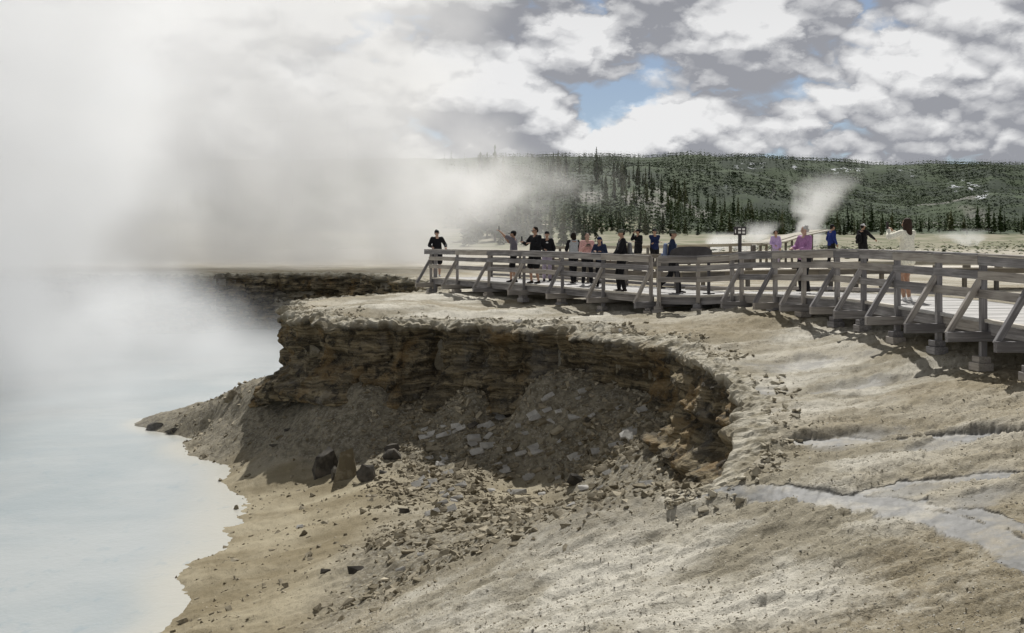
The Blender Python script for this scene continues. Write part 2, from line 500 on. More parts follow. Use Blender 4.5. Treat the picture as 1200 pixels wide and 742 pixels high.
# ground grid: columns share one bearing, rows grow with distance
us = np.r_[np.linspace(-.95, -.56, 24)[:-1], np.linspace(-.56, .56, 800), np.linspace(.56, .95, 24)[1:]]
ys = [3.5]
while ys[-1] < 6000:
    y = ys[-1]
    k = .0036 if y < 17 else .0052 if y < 40 else (.009 if y < 75 else (.018 if y < 450 else .012))
    if 900 < y: k = .016
    ys.append(y*(1+k))
ys = np.array(ys)
U, Yg = np.meshgrid(us, ys); Xg = U*Yg
near = Yg < 131
Zp = tps(FIT_P, Xg, np.minimum(Yg, 131)); Zf = np.where(near, 0., 0.)
sd = np.full(Xg.shape, -99.); wl = np.ones(Xg.shape, bool)
nr = int((ys < 95).sum())
for a in range(0, nr, 60):
    sl_ = slice(a, min(a+60, nr)); sd[sl_], wl[sl_] = in_poly_sd(Xg[sl_], Yg[sl_])
Zf[:nr] = tps(FIT_F, Xg[:nr], Yg[:nr])
inside_hard = sd > -.35
wcrest = sstep(-.7, .7, sd)
wgt = np.where(wl, inside_hard.astype(float), wcrest)
# towards the shared foreground the two surfaces agree
wide = np.abs(U) > .6
fb = sstep(90, 125, Yg)
Zp = Zp*(1-fb)+far_z(U, Yg)*fb
Zp = np.where(Yg >= 125, far_z(U, Yg), Zp)
rel = np.where(Yg < 130, relief(Xg, np.minimum(Yg, 130)), 0)
# rough scree relief
inm = np.where(wl, (sd > 0).astype(float), sstep(-.6, .8, sd))
srough = np.where(Yg < 60, fbm(Xg*1.3, Yg*1.3, o=4, g=.5)*.045+fbm(Xg*6, Yg*6, o=3, g=.55)*.022, 0)
PX = U*F+600; PY0 = 290-Zf/np.maximum(Yg, 1)*F
beachness = sstep(-4.9, -5.45, Zf)*(Yg < 34)*sstep(515, 560, 290-Zf/np.maximum(Yg, 1)*F+fbm(Xg*.8, Yg*.8, o=3)*18)
# the heaped debris fans out from the wall: beach is smooth below it
deb = inm*(1-beachness*.8)
Zfl = Zf + rel*.35 + srough*(deb*.75+.38)
Zall = Zp*(1-wgt)+Zfl*wgt + rel*(1-wgt)
Zall = np.where(Yg < 131, Zall, Zp)
# runoff stream and puddles on the sinter sheet
def hit0(px, py):
    c = int(np.argmin(np.abs(us-(px-600)/F))); col = 290-Zall[:, c]/ys*F
    r = np.nonzero((col <= py) & (ys > 6))[0][0]
    return us[c]*ys[r], ys[r]


STREAM = [(1290, 690), (1154, 628), (1090, 603), (1030, 588), (960, 579), (900, 577), (850, 575), (800, 575), (778, 579)]
stw = np.array([hit0(a, b_) for a, b_ in STREAM])
strw = [.26, .22, .20, .18, .15, .13, .12, .10, .08]
STREAM2 = [(1290, 640), (1154, 604), (1080, 590), (1020, 596), (960, 590), (880, 583)]; stw2 = np.array([hit0(a, b_) for a, b_ in STREAM2])
STREAM3 = [(1290, 545), (1154, 556), (1060, 566), (1000, 578)]; stw3 = np.array([hit0(a, b_) for a, b_ in STREAM3])
STREAM4 = [(1230, 500), (1100, 505), (1000, 517), (930, 512)]; stw4 = np.array([hit0(a, b_) for a, b_ in STREAM4])
SEGS = [(stw[i], stw[i+1], strw[i], strw[i+1]) for i in range(len(stw)-1)]+[(q_[i], q_[i+1], w__, w__) for q_, w__ in ((stw2, .07), (stw3, .06), (stw4, .10)) for i in range(len(q_)-1)]
POOLS = [((1000, 516), .9, .16), ((1120, 590), .7, .12), ((940, 430), 1.2, .3), ((890, 462), .5, .15), ((1010, 455), .8, .2), ((1100, 520), .8, .14), ((1060, 575), .9, .10)]
wet = np.zeros(Xg.shape)
mnear = (Yg > 7) & (Yg < 24) & (np.abs(U) < .75)
xs_, ys_ = Xg[mnear], Yg[mnear]
wn = np.zeros(xs_.shape); wob = fbm(xs_*1.6, ys_*1.6, o=5, g=.6)*.12
for (ax, ay), (bx, by), w0_, w1_ in SEGS:
    ex, ey = bx-ax, by-ay
    uu = np.clip(((xs_-ax)*ex+(ys_-ay)*ey)/(ex*ex+ey*ey), 0, 1)
    dd = np.hypot(xs_-ax-uu*ex, ys_-ay-uu*ey)+wob
    ww = w0_*(1-uu)+w1_*uu
    wn = np.maximum(wn, 1-sstep(ww*.75, ww*1.2, dd))
for (pp, rx, ry) in POOLS:
    cx, cy = hit0(*pp)
    q = np.hypot((xs_-cx)/rx, (ys_-cy)/(ry*2))+wob*3
    wn = np.maximum(wn, (1-sstep(.45, 1.3, q))*.7)
wet[mnear] = wn
wet *= (1-inm)
Zall = Zall - wet*.03
Zall -= wet*rel*.8*(Yg < 60)
ny, nx = Xg.shape
V = np.stack([Xg, Yg, Zall], -1).reshape(-1, 3)
ii = (np.arange(ny-1)[:, None]*nx+np.arange(nx-1)[None]).ravel()
Q = np.stack([ii, ii+1, ii+nx+1, ii+nx], 1)
gme = mesh_np('ground', V, Q, True)
ground = link('ground', gme, None, M_ground); tag(ground, kind='structure')
brown = sstep(.1, .75, fbm(Xg*.16+3, Yg*.33+9, o=4))*(Yg < 60)
brown = np.clip(brown + (1-sstep(.0, 1.1, np.abs(sd)))*.45*(Yg < 45), 0, 1)
# greener, yellower ground left of the walkway's end
brown = np.clip(brown+.5*sstep(50, 75, Yg)*(1-sstep(150, 220, Yg))*(1-sstep(-.16, .05, U))*sstep(-.4, .6, fbm(Xg*.05, Yg*.05, o=3)+.3), 0, 1)
far = np.clip(sstep(150, 300, Yg)*.5+sstep(420, 520, Yg+fbm(Xg*.02, Yg*.02, o=3)*60)*.5, 0, 1)
far = np.maximum(far, 0)
fx = Xg; 
rockm = np.zeros(Xg.shape)
for (cpx, cy_, rx, ry) in [(772, 238, 20, 22), (745, 232, 16, 10), (812, 240, 12, 6), (690, 232, 20, 8), (822, 252, 16, 7)]:
    pyv = 290-Zall/Yg*F
    rockm = np.maximum(rockm, (1-sstep(.6, 1.15, np.hypot((PX-cpx)/rx, (pyv-cy_)/ry)+fbm(Xg*.03, Yg*.03, o=3)*.25))*(Yg > 430)*(Yg < 760))
rockm = np.maximum(rockm, .75*sstep(.12, .5, fbm(Xg*.008+2, Yg*.006, o=4))*(Yg > 1050)*(Yg < 1500)*(PX > 960)*(1-sstep(1140, 1180, PX)))
snow = np.zeros(Xg.shape)
pyv = 290-Zall/Yg*F
for (cpx, cy_, rx, ry) in [(880, 193, 22, 3), (930, 196, 12, 2), (990, 199, 26, 2.5), (1060, 203, 16, 2.5), (1130, 218, 20, 7), (1150, 228, 8, 6), (880, 219, 30, 2)]:
    snow = np.maximum(snow, (1-sstep(.5, 1.2, np.hypot((PX-cpx)/rx, (pyv-cy_)/ry)))*(Yg > 1200))
for nme, a in (('scree', deb*(Yg < 60)), ('beach', inm*beachness), ('wet', wet), ('far', far), ('snow', snow), ('rock', rockm), ('brown', brown)):
    set_attr(gme, nme, a)
pyrow = 290-Zall/Yg*F


def hit(px, py, ymin=6.):
    """first place along the photograph's ray where the ground is met"""
    c = int(np.argmin(np.abs(us-(px-600)/F))); col = pyrow[:, c]
    r = np.nonzero((col <= py) & (ys > ymin))[0]
    r = r[0] if len(r) else ny-1
    return Vector((us[c]*ys[r], ys[r], Zall[r, c]))


def gz(x, y):
    c = int(np.clip(np.searchsorted(us, x/y), 1, len(us)-1)); r = int(np.clip(np.searchsorted(ys, y), 1, ny-1))
    return float(Zall[r, c])


# ---------------------------------------------------------------- crater wall strip
def build_wall():
    ss, P = resample(lambda y: .055 if y < 45 else .22)
    P, N = rim_wobble(ss, P)
    kp = ss < arc[-1]-.4; ss, P, N = ss[kp], P[kp], N[kp]
    # smooth the inward direction a little
    k = 9; ker = np.ones(k)/k
    k = 15; ker = np.ones(k)/k; Np = np.stack([np.convolve(np.pad(N[:, j], k//2, 'edge'), ker, 'valid') for j in (0, 1)], 1); Np /= np.hypot(*Np.T)[:, None]
    ns = len(ss)
    plat = [-.52, -.47, -.42, -.38, -.33, -.28, -.24, -.2, -.16, -.12, -.08, -.04]
    nt_ = 66
    tt = np.linspace(0, 1, nt_)
    px_ = P[:, 0]/P[:, 1]*F+600
    front = (ss > np.interp(0, [0, 1], [0, 1]))
    Hh = P[:, 2]-P[:, 3]
    rows = []; tops = []
    ztop = tps(FIT_P, P[:, 0], P[:, 1])
    for o in plat:
        X = P[:, 0]+Np[:, 0]*o; Y = P[:, 1]+Np[:, 1]*o
        z = tps(FIT_P, X, Y)+relief(X, Y)
        pl = fbm(X*2.2, Y*2.2, o=4, g=.6)*4; pl = (np.floor(pl)+sstep(0, .12, pl-np.floor(pl)))/4
        lift = -.05 if o < -.5 else (.0 if o < -.44 else .02+(.035*fbm(X*6, Y*6, o=4, g=.7)+.055*pl)*min(1, (o+.55)*4)*(1-.5*(px_ > 700)))
        z = z+lift*np.interp(ss, [arc[-1]-4, arc[-1]-1], [1, 0])-.06*np.interp(ss, [arc[-1]-2.5, arc[-1]], [0, 1]) - (max(0, o+.2)/.2)**2*.04
        rows.append(np.stack([X, Y, z], 1)); tops.append(np.ones(ns))
    # face
    cleft = np.exp(-((px_-508)/7.0)**2)*(P[:, 1] < 30)*.28 + np.exp(-((px_-352)/5.0)**2)*(P[:, 1] < 31)*(P[:, 1] > 26)*.3
    right = sstep(700, 800, px_)*(P[:, 1] < 24)
    zrim = rows[-1][:, 2]
    for t_ in tt:
        z = zrim-.03-(t_**1.05)*(zrim-(P[:, 3]-.35))
        under = -.22*np.exp(-((t_-.42)/.22)**2)
        base = .75*sstep(.5, 1., t_)+.25*t_
        o = .02+under*(1-.5*right)+base*np.clip(Hh/2, .4, 1.05)-cleft*sstep(.05, .3, t_)*(1-.5*sstep(.8, 1, t_))
        X = P[:, 0]+Np[:, 0]*o; Y = P[:, 1]+Np[:, 1]*o
        fade = min(1, .4+t_*6)
        big = np.where(P[:, 1] > 45, 2.2, 1.)
        lay = fbm(X*.35+9, Y*.35, z*3.0+fbm(X*.5, Y*.5, o=2)*.5, o=3)
        q = lay*4; fr = q-np.floor(q); ledge = (np.floor(q)+sstep(.1, .4, fr))/4
        blocks = fbm(X*1.5, Y*1.5, z*2.4, o=4, g=.58)
        fiss = -np.exp(-(vnoise(X*1.1, Y*1.1, z*.12)/.07)**2)*.20
        dd = (ledge*.24+blocks*(.15-.05*right)+fiss+fbm(X*6, Y*6, z*8, o=3)*.035)*fade*big
        dd = dd*np.interp(ss, [arc[-1]-3, arc[-1]], [1, .3])
        X = X+Np[:, 0]*dd; Y = Y+Np[:, 1]*dd
        z = z+fbm(X*3, Y*3, z*3+7, o=2)*.05*fade
        rows.append(np.stack([X, Y, z], 1)); tops.append(np.full(ns, float(np.clip(1-t_*9, 0, 1))))
    V = np.stack(rows, 0); nr_ = len(rows)
    ii = (np.arange(nr_-1)[:, None]*ns+np.arange(ns-1)[None]).ravel()
    Q = np.stack([ii, ii+ns, ii+ns+1, ii+1], 1)
    me = mesh_np('crater_wall', V.reshape(-1, 3), Q, False)
    set_attr(me, 'top', np.stack(tops, 0))
    o = link('crater_wall', me, None, M_wall); tag(o, kind='structure')


build_wall()


# ---------------------------------------------------------------- pool water
def build_water():
    m, t, b = mat('hot_spring_water'); p = wpos(t); x, y, z = sep(t, p)
    n = noise(t, p, .22, 5, .55, .6); n2 = noise(t, vec(t, x, y*.7, z), 2.6, 5, .6); shore = attr(t, 'shore')
    c = mixc(t, n.ramp(.35, .65), (.28, .32, .332), (.355, .38, .38))
    c = mixc(t, shore, c, (.43, .42, .37))
    c = mixc(t, n2.ramp(.58, .7)*.35, c, (.20, .27, .31))
    t.links.new(c.s, b.inputs['Base Color']); b.inputs['Roughness'].default_value = .28
    b.inputs['Specular IOR Level'].default_value = .35
    bump(t, b, n2*.6+noise(t, p, 9, 4, .6)*.3, .45, .05)
    xs = np.linspace(-95, 6, 340); yy = np.r_[np.linspace(9, 40, 200), np.linspace(40.5, 85, 70)]
    X, Y = np.meshgrid(xs, yy)
    fl = tps(FIT_F, X, Y); sh_ = sstep(-6.45, -6.0, fl)*(Y < 36)*(X > -16)
    V = np.stack([X, Y, np.full(X.shape, -6.0)+fbm(X*1.1, Y*1.1, o=3)*.008], -1).reshape(-1, 3)
    ny_, nx_ = X.shape; ii = (np.arange(ny_-1)[:, None]*nx_+np.arange(nx_-1)[None]).ravel()
    me = mesh_np('pool_water', V, np.stack([ii, ii+1, ii+nx_+1, ii+nx_], 1), True); set_attr(me, 'shore', sh_)
    tag(link('pool_water', me, None, m), kind='structure')


build_water()

# ---------------------------------------------------------------- rocks
def hull_mesh(seed, n=14, sx=1., sy=1., sz=.4, box=.75):
    r = random.Random(seed); bm = bmesh.new()
    for i in range(n):
        v = Vector((r.uniform(-1, 1), r.uniform(-1, 1), r.uniform(-1, 1)))
        v = Vector([math.copysign(abs(c)**(1-box*.8), c) for c in v])
        bm.verts.new((v.x*sx*.5, v.y*sy*.5, v.z*sz*.5))
    g = bmesh.ops.convex_hull(bm, input=bm.verts[:])
    bmesh.ops.delete(bm, geom=[v for v in bm.verts if not v.link_faces], context='VERTS')
    bmesh.ops.triangulate(bm, faces=bm.faces[:])
    me = bpy.data.meshes.new('rock'); bm.to_mesh(me); bm.free()
    return me


def me_arrays(me):
    V = np.zeros(len(me.vertices)*3, np.float32); me.vertices.foreach_get('co', V)
    me.calc_loop_triangles(); T = np.zeros(len(me.loop_triangles)*3, np.int32); me.loop_triangles.foreach_get('vertices', T)
    return V.reshape(-1, 3), T.reshape(-1, 3)


def scatter(name, variants, pos, rot, scl, mat_, tint=None, kind='stuff', parent=None, label=None):
    """join many small copies into one mesh"""
    VV, FF, TT = [], [], []; off = 0
    arr = [me_arrays(m) for m in variants]
    idx = np.arange(len(pos)) % len(arr)
    for k, (v, f) in enumerate(arr):
        sel = np.nonzero(idx == k)[0]
        if len(sel) == 0: continue
        P, Rm, Sc = pos[sel], rot[sel], scl[sel]
        W = np.einsum('nij,mj->nmi', Rm, v)*Sc[:, None, None]+P[:, None, :]
        VV.append(W.reshape(-1, 3))
        o = off+np.arange(len(sel))[:, None, None]*len(v)
        FF.append((f[None]+o).reshape(-1, 3)); off += len(sel)*len(v)
        tt = np.zeros(len(sel)) if tint is None else tint[sel]
        TT.append(np.repeat(tt, len(v)))
    me = mesh_np(name, np.vstack(VV), np.vstack(FF)); set_attr(me, 'tint', np.concatenate(TT))
    o = link(name, me, parent, mat_); tag(o, label, kind=kind)
    return o


def rots(rng, n, tilt=.5):
    a = rng.uniform(0, 2*np.pi, n); bx = rng.normal(0, tilt, n); by = rng.normal(0, tilt, n)
    ca, sa = np.cos(a), np.sin(a); cx, sx_ = np.cos(bx), np.sin(bx); cy, sy = np.cos(by), np.sin(by)
    Rz = np.zeros((n, 3, 3)); Rz[:, 0, 0] = ca; Rz[:, 0, 1] = -sa; Rz[:, 1, 0] = sa; Rz[:, 1, 1] = ca; Rz[:, 2, 2] = 1
    Rx = np.zeros((n, 3, 3)); Rx[:, 0, 0] = 1; Rx[:, 1, 1] = cx; Rx[:, 1, 2] = -sx_; Rx[:, 2, 1] = sx_; Rx[:, 2, 2] = cx
    Ry = np.zeros((n, 3, 3)); Ry[:, 1, 1] = 1; Ry[:, 0, 0] = cy; Ry[:, 0, 2] = sy; Ry[:, 2, 0] = -sy; Ry[:, 2, 2] = cy
    return np.einsum('nij,njk,nkl->nil', Rx, Ry, Rz)


rng = np.random.default_rng(5)
hulls = [hull_mesh(100+i, 12, 1, .7, .38) for i in range(12)]
pebs = [hull_mesh(200+i, 9, 1, .8, .55) for i in range(8)]


def grid_sample(mask, n):
    """random points on the ground grid, weighted by ground area within the mask"""
    area = np.zeros(Xg.shape); area[:-1, :-1] = (np.diff(ys)[:, None]*(np.diff(us)[None]*ys[:-1, None]))
    w_ = (area*mask).ravel(); c = np.cumsum(w_); q = np.searchsorted(c, rng.uniform(0, c[-1], n)); r, cc_ = np.unravel_index(np.clip(q, 0, len(c)-1), Xg.shape)
    fy, fx_ = rng.random(n), rng.random(n); r2, c2 = np.minimum(r+1, ny-1), np.minimum(cc_+1, nx-1)
    Y = ys[r]*(1-fy)+ys[r2]*fy; Uu = us[cc_]*(1-fx_)+us[c2]*fx_
    return np.stack([Uu*Y, Y, Zall[r, cc_]], 1)


vis = (np.abs(U) < .56)
mscree = deb*(Yg < 34)*(Yg > 11)*vis*(Zall > -6.05)
mscree = mscree*np.where(fbm(Xg*.5, Yg*.5, o=3) > -.35, 1, .25)*(PX > 200)
# the fine, dark slope on the left has few stones
mscree = mscree*np.where((PX < 450) & (pyrow < 535), .8, 1)*np.where((pyrow < 560) & (PX > 470), 2.4, 1)*np.where(PX < 430, .22, 1)*np.where((pyrow > 590), .55, 1)
for lbl, cnt, lo, hi in (('rubble', 22000, .03, .10), ('stones', 7500, .08, .26)):
    P = grid_sample(mscree, cnt); s_ = lo*(hi/lo)**(rng.random(cnt)**1.8)
    P[:, 2] -= s_*.04
    scatter('scree_'+lbl, hulls, P, rots(rng, cnt, .45), s_, M_rubble, rng.uniform(-.3, .55, cnt)+(rng.random(cnt) > .9)*.4)
mb = (inm*beachness)*(Yg < 26)*vis*(Zall > -6.0)*np.where(fbm(Xg*.6+4, Yg*.9, o=3) > .1, 1, .15)
cnt = 700; P = grid_sample(mb, cnt); s_ = .02*(5**(rng.random(cnt)**2.6))
scatter('beach_pebbles', pebs, P, rots(rng, cnt, .3), s_, M_rubble, rng.uniform(-.4, .5, cnt))
mp = (1-inm)*(Yg < 15)*(Yg > 6)*vis*(1-wet)
cnt = 30000; P = grid_sample(mp*(np.clip(15/Yg, 1, 2)), cnt); s_ = .012*(3.2**(rng.random(cnt)**1.8))
scatter('sinter_gravel', pebs, P, rots(rng, cnt, .3), s_, rock_material('pale_gravel', (.22, .19, .13), (.66, .63, .56)), rng.uniform(-.4, .5, cnt))
mr = np.exp(-(np.maximum(-sd, 0)/.22))*(sd < -.03)*(sd > -1.2)*(Yg < 34)*vis*wl*np.where(fbm(Xg*.8, Yg*.8, o=3) > -.1, 1, .2)
cnt = 4200; P = grid_sample(mr, cnt); s_ = .04*(4.5**(rng.random(cnt)**1.5)); P[:, 2] += .035-.1*s_
scatter('rim_crust', hulls, P, rots(rng, cnt, .35), s_, rock_material('crust_rock', (.34, .30, .22), (.56, .52, .42)), rng.uniform(-.3, .5, cnt))

# slabs one can tell apart: (px, py, length px, width ratio, roll, kind)
SL = [(489, 571, 15, .75, 35, 'pale square slab tilted on the lower debris'), (501, 571, 9, .8, 10, 'small pale slab beside the square slab'),
      (550, 547, 15, .8, 80, 'pale pointed slab standing upright in the middle of the scree'), (556, 520, 17, .75, 20, 'large grey white slab at the edge of the shadow'),
      (559, 532, 19, .5, 30, 'long pale slab just under the shadow edge'), (520, 514, 20, .35, 25, 'narrow grey slab lying in the shadow left of the big pale slabs'),
      (567, 502, 18, .45, 30, 'grey slab in shadow above the large pale slab'), (583, 489, 14, .6, 40, 'upright grey slab high on the shaded scree'),
      (554, 499, 15, .5, 55, 'dark grey slab leaning in the shaded scree'), (499, 504, 11, .45, 30, 'small bright slab where the shadow ends'),
      (576, 525, 15, .3, 35, 'thin bright slab slanting beside the shadow edge'), (509, 528, 19, .3, 5, 'flat brown slab lying level below the narrow grey one'),
      (595, 530, 10, .7, 0, 'small round pale stone in the bright scree'), (507, 602, 19, .4, 35, 'long pale slab low on the debris slope'),
      (518, 592, 15, .4, 40, 'pale slab touching the low long slab'), (521, 580, 15, .45, 35, 'grey slab half sunk in the lower scree'),
      (535, 587, 16, .3, 30, 'thin grey slab right of the half sunk slab'), (564, 597, 9, .7, 60, 'small pale block standing in the lower scree'),
      (606, 579, 24, .4, 8, 'broad pale slab stacked low on the right scree'), (475, 601, 15, .6, 0, 'dark flat stone at the foot of the scree'),
      (611, 538, 16, .4, 30, 'pale slab leaning in the bright middle scree'), (510, 557, 11, .4, 40, 'small pale sliver of rock under the brown slab'),
      (493, 651, 9, .5, 0, 'small pale stone alone on the pale ridge edge'), (418, 670, 22, .45, 5, 'dark topped flat stone near the bottom edge'),
      (383, 671, 14, .5, 0, 'dark stone left of the flat bottom stone'), (470, 671, 12, .3, 15, 'thin pale flake on the bottom gravel'),
      (450, 555, 10, .6, 0, 'small pale stone below the dark log shaped rock'), (738, 511, 27, .35, 20, 'bright buff slab lying on the right shoulder of the scree'),
      (720, 524, 15, .45, 20, 'buff slab just below the bright buff one'), (698, 532, 13, .7, 10, 'rounded pale stone on the right of the scree'),
      (689, 551, 12, .6, 25, 'pale stone above the big brown block'), (610, 455, 18, .22, -50, 'stick like grey slab high under the cliff'),
      (751, 481, 11, .7, 70, 'grey block standing in the deep shade'), (719, 479, 22, .55, 5, 'squared brown block in the shaded scree'),
      (646, 499, 14, .25, -65, 'grey splinter pointing down in the shaded scree'), (627, 499, 18, .45, 35, 'grey slab leaning in shade right of the splinters'),
      (679, 471, 9, .5, 30, 'small grey flake high in the shade'), (656, 521, 9, .5, 60, 'little grey flake near the shadow end'),
      (640, 470, 13, .4, 35, 'grey slab under the layered cliff'), (600, 478, 12, .5, 40, 'grey flake in the shade above the middle'),
      (352, 619, 10, .6, 0, 'small white stone alone on the beach'), (668, 592, 12, .4, 30, 'pale flake near the smooth debris cone'),
      (574, 577, 14, .4, 25, 'pale slab in the central bright scree'), (588, 560, 13, .35, 30, 'tan slab left of the middle of the scree'),
      (630, 552, 13, .4, 30, 'tan slab at the sunlit edge of the shade'), (540, 560, 12, .4, 30, 'tan flake below the pointed slab'),
      (530, 610, 12, .4, 25, 'brown flake at the scree foot'), (560, 620, 13, .4, 20, 'brown slab near the ridge of pale gravel'),
      (602, 610, 13, .4, 35, 'tan slab near the top of the gravel ridge'), (338, 505, 11, .3, 25, 'lone grey slab on the dark left slope'),
      (322, 523, 12, .35, 30, 'pale slab at the toe of the dark left slope')]
random.seed(4)
for k, (px, py, ln, asp, ang, lb) in enumerate(SL):
    h = hit(px, py); L = max(.1, ln/F*h.y)
    me = hull_mesh(500+k, 16, 1, max(asp, .4), .16 if asp < .6 else .3, .9)
    o = link('rock', me, None, M_dark if 'dark' in lb else (M_rubble if ('brown' in lb or 'tan' in lb) else M_slab))
    # face the camera side, lying on the slope
    nrm = Vector((0.1*random.uniform(-1, 1), -.62, .78)).normalized()
    q = nrm.to_track_quat('Z', 'X').to_matrix()
    zax = nrm; xax = Vector((math.cos(R(ang)), 0, math.sin(R(ang)))); xax = (xax-zax*xax.dot(zax)).normalized(); yax = zax.cross(xax)
    M = Matrix((xax, yax, zax)).transposed().to_4x4()
    o.matrix_world = Matrix.Translation(h+nrm*.03) @ M @ Matrix.Scale(L, 4)
    tag(o, lb, 'rock', 'fallen slabs on the scree')

rs = random.Random(77)
slab_me = [hull_mesh(900+i, 14, 1, .6, .2, .9) for i in range(10)]
for i in range(210):
    px, py = rs.uniform(490, 765), rs.uniform(440, 610)
    if py > 600-(px-515)*.12 or py < 500-(px-500)*.25: continue
    h = hit(px, py); L = rs.choice((8, 9, 10, 12, 14, 17))/F*h.y
    shade = py < 545
    o = link('rock', slab_me[i % 10], None); 
    o.data = slab_me[i % 10]
    nrm = Vector((rs.uniform(-.35, .25), -.62, .78)).normalized(); ang = R(rs.gauss(32, 14))
    xax = Vector((math.cos(ang), 0, math.sin(ang))); xax = (xax-nrm*xax.dot(nrm)).normalized(); yax = nrm.cross(xax)
    M = Matrix((xax, yax, nrm)).transposed().to_4x4()
    o.matrix_world = Matrix.Translation(h+nrm*.02) @ M @ Matrix.Scale(L, 4)
    tag(o, 'grey broken slab among many in the shade under the cliff' if shade else 'tan broken slab among many on the sunlit scree', 'rock', 'shaded loose slabs' if shade else 'sunlit loose slabs')
for m_ in slab_me: m_.materials.append(M_slab if slab_me.index(m_) % 2 else M_rubble)

# angular boulders at the foot of the cliff, one stone each


def boulder(px, py, w_, h_, seed, label, mt=None, dpt=.8, sink=.25):
    p = hit(px, py); L = w_/F*p.y; H = h_/F*p.y
    r = random.Random(seed); bm = bmesh.new()
    for i in range(15):
        a = r.uniform(0, 6.28); rr = .5*r.uniform(.75, 1.); zz = r.random()
        k = 1-.55*zz**1.5
        bm.verts.new((math.cos(a)*rr*L*k+zz*L*.12, math.sin(a)*rr*L*dpt*k, zz*H*(1+sink)*r.uniform(.8, 1)))
    bmesh.ops.convex_hull(bm, input=bm.verts[:])
    bmesh.ops.delete(bm, geom=[v for v in bm.verts if not v.link_faces], context='VERTS')
    bmesh.ops.triangulate(bm, faces=bm.faces[:])
    bmesh.ops.subdivide_edges(bm, edges=bm.edges[:], cuts=1, use_grid_fill=True)
    for v in bm.verts:
        c = v.co*(3/max(L, .2)); n = float(vnoise(c.x*1.7+seed, c.y*1.7, c.z*1.7)); v.co += v.normal*n*L*.05
    me = bpy.data.meshes.new('boulder'); bm.to_mesh(me); bm.free()
    o = link('boulder', me, None, mt or M_dark); o.location = p-Vector((0, -L*.2, H*sink)); return tag(o, label, 'rock')


boulder(379, 560, 42, 38, 3, 'dark angular boulder broken open at the cliff foot')
boulder(403, 563, 34, 46, 8, 'brown faced pointed boulder next to the dark broken one', M_rubble)
boulder(392, 563, 20, 22, 12, 'small black wedge of rock in front of the broken boulder')
boulder(426, 566, 36, 24, 15, 'low dark block right of the pointed boulder')
boulder(457, 540, 34, 13, 21, 'long brown boulder lying like a log above the debris')
boulder(458, 530, 26, 10, 22, 'narrow brown rock behind the log like boulder')
boulder(672, 570, 30, 17, 33, 'big brown wedge shaped block on the right of the scree')
boulder(776, 527, 22, 14, 35, 'dark rounded boulder in the deep shade of the bowl')
boulder(180, 505, 36, 13, 41, 'low dark rock at the tip of the spit in the pool', dpt=.5)
boulder(200, 510, 22, 10, 42, 'brown rock on the spit behind the dark tip')
boulder(270, 474, 18, 16, 43, 'dark knob of rock on the skyline of the left slope', M_rubble)
boulder(240, 537, 12, 5, 45, 'small flat brown stone in the pool margin', M_rubble)
boulder(276, 598, 8, 8, 46, 'small dark stone at the waterline of the beach', M_rubble)

# ---------------------------------------------------------------- timber work
def beam_mesh(L, w_, h_, seed=0, bev=.006):
    bm = bmesh.new(); nseg = max(1, int(L/.45)); r = random.Random(seed)
    ring = []
    for i in range(nseg+1):
        x = -L/2+L*i/nseg; jy, jz = r.uniform(-.004, .004), r.uniform(-.004, .004)
        cs = [(-w_/2, -h_/2+bev), (-w_/2+bev, -h_/2), (w_/2-bev, -h_/2), (w_/2, -h_/2+bev), (w_/2, h_/2-bev), (w_/2-bev, h_/2), (-w_/2+bev, h_/2), (-w_/2, h_/2-bev)]
        ring.append([bm.verts.new((x, a+jy, b_+jz)) for a, b_ in cs])
    for i in range(nseg):
        for k in range(8): bm.faces.new((ring[i][k], ring[i][(k+1) % 8], ring[i+1][(k+1) % 8], ring[i+1][k]))
    bm.faces.new(ring[0][::-1]); bm.faces.new(ring[-1])
    bmesh.ops.recalc_face_normals(bm, faces=bm.faces[:])
    me = bpy.data.meshes.new('beam'); bm.to_mesh(me); bm.free(); return me


def beam(name, p, q, w_, h_, parent, mt, up=Vector((0, 0, 1))):
    """p, q in world space; w across, h along 'up'"""
    p, q = Vector(p), Vector(q); L = (q-p).length; x = (q-p).normalized()
    if abs(x.dot(up)) > .98: up = Vector((0, 1, 0))
    y = up.cross(x).normalized(); z = x.cross(y)
    M = Matrix((x, y, z)).transposed().to_4x4(); M.translation = (p+q)/2
    o = link(name, beam_mesh(L, w_, h_, random.randrange(9999)), parent, mt)
    base = parent.matrix_world if parent is not None else Matrix()
    o.matrix_local = (Matrix.Translation(-parent.location) if parent is not None else Matrix()) @ M
    return o


POSTS = [(505, 38.5, 292), (536, 36.5, 292.3), (573, 34.5, 292.8), (614, 32.6, 293.5), (659, 31, 295), (707, 29.4, 297), (763, 27.8, 299.3), (772, 27.5, 299.8),
         (818, 27.3, 300), (858, 26.6, 297), (869, 26.2, 295.5), (908.5, 24.9, 294), (942, 23.7, 293), (981, 22.3, 291.8), (1012, 20.9, 292), (1051.5, 19.4, 293.2),
         (1100, 17.9, 295), (1152, 16.5, 297.2), (1212, 15.1, 300), (1285, 13.8, 303)]
NOBRACE = {7, 8, 9}
RH = 1.07
pts = []
for px, d_, yr in POSTS:
    X, Y = dp(px, d_); zr = -(yr-290)/F*d_; pts.append(Vector((X, Y, zr)))
n = len(pts)
tang = [((pts[min(i+1, n-1)]-pts[max(i-1, 0)])*Vector((1, 1, 0))).normalized() for i in range(n)]
outn = [Vector((tg.y, -tg.x, 0)) for tg in tang]       # towards the crater / camera side
outn = [o if o.dot(Vector((-.6, -.8, 0))) > 0 else -o for o in outn]
walk = empty('boardwalk', (pts[8].x, pts[8].y, gz(pts[8].x, pts[8].y)))
tag(walk, 'weathered grey timber boardwalk with three rail fence along the crater rim', 'boardwalk')
